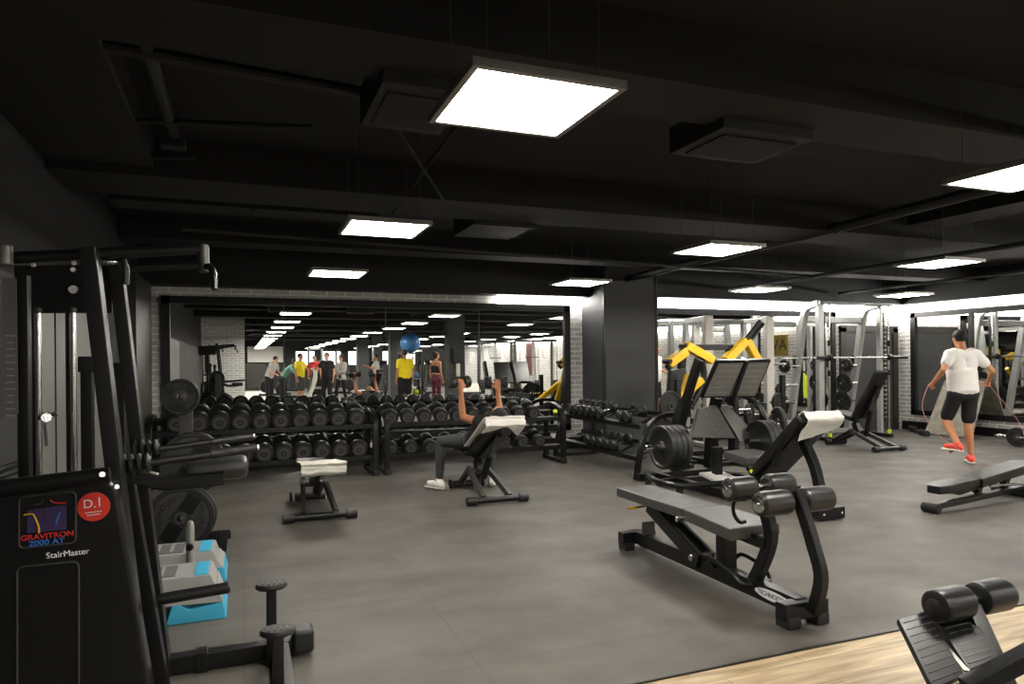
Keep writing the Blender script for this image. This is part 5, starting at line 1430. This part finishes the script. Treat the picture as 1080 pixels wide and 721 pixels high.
tag(B().ell((p.x, p.y-.4, 1.715+.30), .30, sub=4).obj('exercise_ball', BALL), 'large shiny blue exercise ball on top of the tall frame in the mirror', 'ball')
# black A-frame boards
p = mirz(333, 425)
t = thing('folding_board', 'black wedge-shaped board stand beside the man in yellow, in the mirror', 'board stand', (p.x, p.y, 0))
B().prism([(p.x-.28, p.y, 0), (p.x+.28, p.y, 0), (p.x+.14, p.y, 1.15), (p.x-.12, p.y, 1.15)], (0, -.25, 0), .02).obj('body', BLK, t)
B().box((p.x+.05, p.y+.012, .55), (.3, .02, .08)).obj('label_strip', GRT, t)
# cable station
def cable_station(px, py, label, w=1.4):
    p = mirz(px, py)
    t = thing('cable_station', label, 'cable machine', (p.x, p.y, 0))
    for s_ in (-w/2, 0, w/2):
        B().beam((p.x+s_, p.y, 0), (p.x+s_, p.y, 2.2), .09, .09).obj('column', SIL if s_ == 0 else GRY, t)
        B().beam((p.x+s_, p.y-.4, .03), (p.x+s_, p.y+.4, .03), .08, .06).obj('foot', BLK2, t)
        for q_ in (-.06, .06): B().cyl((p.x+s_+.14+q_, p.y, .1), (p.x+s_+.14+q_, p.y, 2.1), .012, 8).obj('guide_rod', CHR, t)
        for k in range(8): B().box((p.x+s_+.14, p.y, .2+k*.07), (.2, .13, .06)).obj('stack_plate', BLK, t)
    B().beam((p.x-w/2, p.y, 2.2), (p.x+w/2+.2, p.y, 2.2), .09, .09).obj('top_beam', GRY, t)
    for s_ in (-.3, .35): B().tube([(p.x+s_, p.y+.05, 2.15), (p.x+s_, p.y+.2, 1.6), (p.x+s_+.1, p.y+.22, 1.55)], .008, 6).obj('cable', BLK, t)
    B().cyl((p.x-.3, p.y+.2, 1.58), (p.x+.2, p.y+.2, 1.58), .015, 10).obj('pull_bar', CHR, t)
    return t
CSN = cable_station(522, 419, 'tall cable station with chrome columns at the right of the mirror')
dupm(CSN, 562, 421, .3, 'cable station in front of the pale brick wall in the mirror')
dupm(CSN, 340, 412, .2, 'distant dark cable station behind the group of three people')
SM = [o for o in bpy.data.objects if o.name == 'guided_barbell_rack'][0]
dupm(SM, 446, 409, .1, 'distant silver barbell rack beyond the woman in maroon, in the mirror')
# rowing and stepping machines at the left of the mirror
def stepper(px, py, rz, label):
    p = mirz(px, py)
    t = thing('cross_trainer', label, 'exercise machine', (p.x, p.y, 0))
    x, y = p.x, p.y
    B().beam((x, y-.7, .06), (x, y+.7, .06), .12, .1).obj('base', BLK2, t)
    for s_ in (-.6, .6): B().beam((x-.3, y+s_, .04), (x+.3, y+s_, .04), .08, .07).obj('foot', BLK2, t)
    B().lathe([(0, -.06), (.26, -.06), (.28, -.04), (.28, .04), (.26, .06), (0, .06)], (x, y+.4, .42), (1, 0, 0), 24).obj('flywheel', BLK, t)
    B().beam((x, y+.35, .1), (x, y+.15, 1.35), .08, .1).obj('mast', BLK2, t)
    for s_ in (-1, 1):
        B().tube([(x+s_*.22, y+.25, .5), (x+s_*.24, y+.1, 1.1), (x+s_*.24, y+.02, 1.45)], .018, 8).obj('handle', GRY, t)
        B().beam((x+s_*.15, y-.5, .3), (x+s_*.15, y+.3, .35), .06, .05).obj('pedal_arm', BLK2, t)
        B().box((x+s_*.15, y-.3, .36), (.14, .34, .04), bev=.01).obj('pedal', RUB, t)
    B().box((x, y+.1, 1.42), (.3, .05, .22), Matrix.Rotation(-.4, 3, 'X'), .01).obj('console', BLK, t)
    t.rotation_euler = (0, 0, rz); return t
ST = stepper(290, 417, 1.3, 'dark cross trainer at the far left of the mirror, left of the teal sleeves')
dupm(ST, 305, 420, .9, 'dark cross trainer beside the person in teal in the mirror')
dupm(ST, 363, 415, -.6, 'dark cross trainer right of the woman in the grey top, in the mirror')
dupm(ST, 392, 414, -.3, 'cross trainer between the group and the pillar in the mirror')
for i, px in enumerate((404, 444, 452)): dupm(ST, px, 419-2*i, .4*i, 'distant cross trainer, %s from the left beyond the lifter in the mirror' % ORD[i])
BN = [o for o in bpy.data.objects if o.name == 'adjustable_bench'][0]
dupm(bench3, 392, 431, 2.6, 'adjustable bench on the open floor behind the camera, left of the pillar')
p = mirz(588, 437)
t = thing('foam_wedge', 'neon yellow wedge board at the right edge of the large mirror', 'wedge', (p.x, p.y, 0))
B().prism([(p.x-.5, p.y, .0), (p.x+.4, p.y, 0), (p.x+.4, p.y-.1, 1.0)], (0, -.12, 0), .01).obj('board', NEON, t)
B().beam((p.x+.35, p.y-.14, .9), (p.x+.35, p.y-.55, .0), .05, .05).obj('brace', BLK2, t)
sg = thing('wall_sign', 'black and gold lettered sign on the right wall, seen only in the mirrors', 'sign', (TR-.03, 6.5, 1.4))
B().box((TR-.03, 6.5, 1.75), (.04, .8, .5)).obj('sign_board', mat('olive_gold_board', (150, 132, 40), .5), sg)
for k, ch in enumerate('AVA'): text(ch, .38, (TR-.055, 6.77-.26*k, 1.75), (0, -1, 0), (0, 0, 1), BLK, sg)
# maroon poster panel and pale wall above cabinet
tag(B().box((TR-.02, -9.0, 1.55), (.03, .9, 1.5)).obj('wall_poster', mat('maroon_poster', (110, 50, 56), .6)), 'tall maroon poster on the pale brick wall in the mirror', 'poster')
q_ = thing('wall_screen', 'dark television screen hanging on the wall side of the pillar in the mirror', 'television', (9.2, -14.6, 1.5))
B().box((9.2, -14.6, 1.85), (1.2, .06, .7), bev=.01).obj('screen', BLK, q_); B().beam((9.2, -14.65, 1.9), (9.2, -14.65, CH), .05, .05).obj('ceiling_bracket', BLK2, q_)
# dispenser on the near pillar
u, _ = uv(479, 385); Z = 19.5/(CS-u*SN); xp = Z*(SN+u*CS)
q_ = thing('paper_dispenser', 'dark dispenser with white roll fixed to the near pillar in the mirror', 'dispenser', (xp, .5+.32, 1.2))
B().box((xp, .82, 1.6), (.34, .18, .42), bev=.02).obj('casing', BLK, q_); B().cyl((xp, .82, 1.0), (xp, .82, 1.38), .06, 14).obj('roll', TOW, q_)
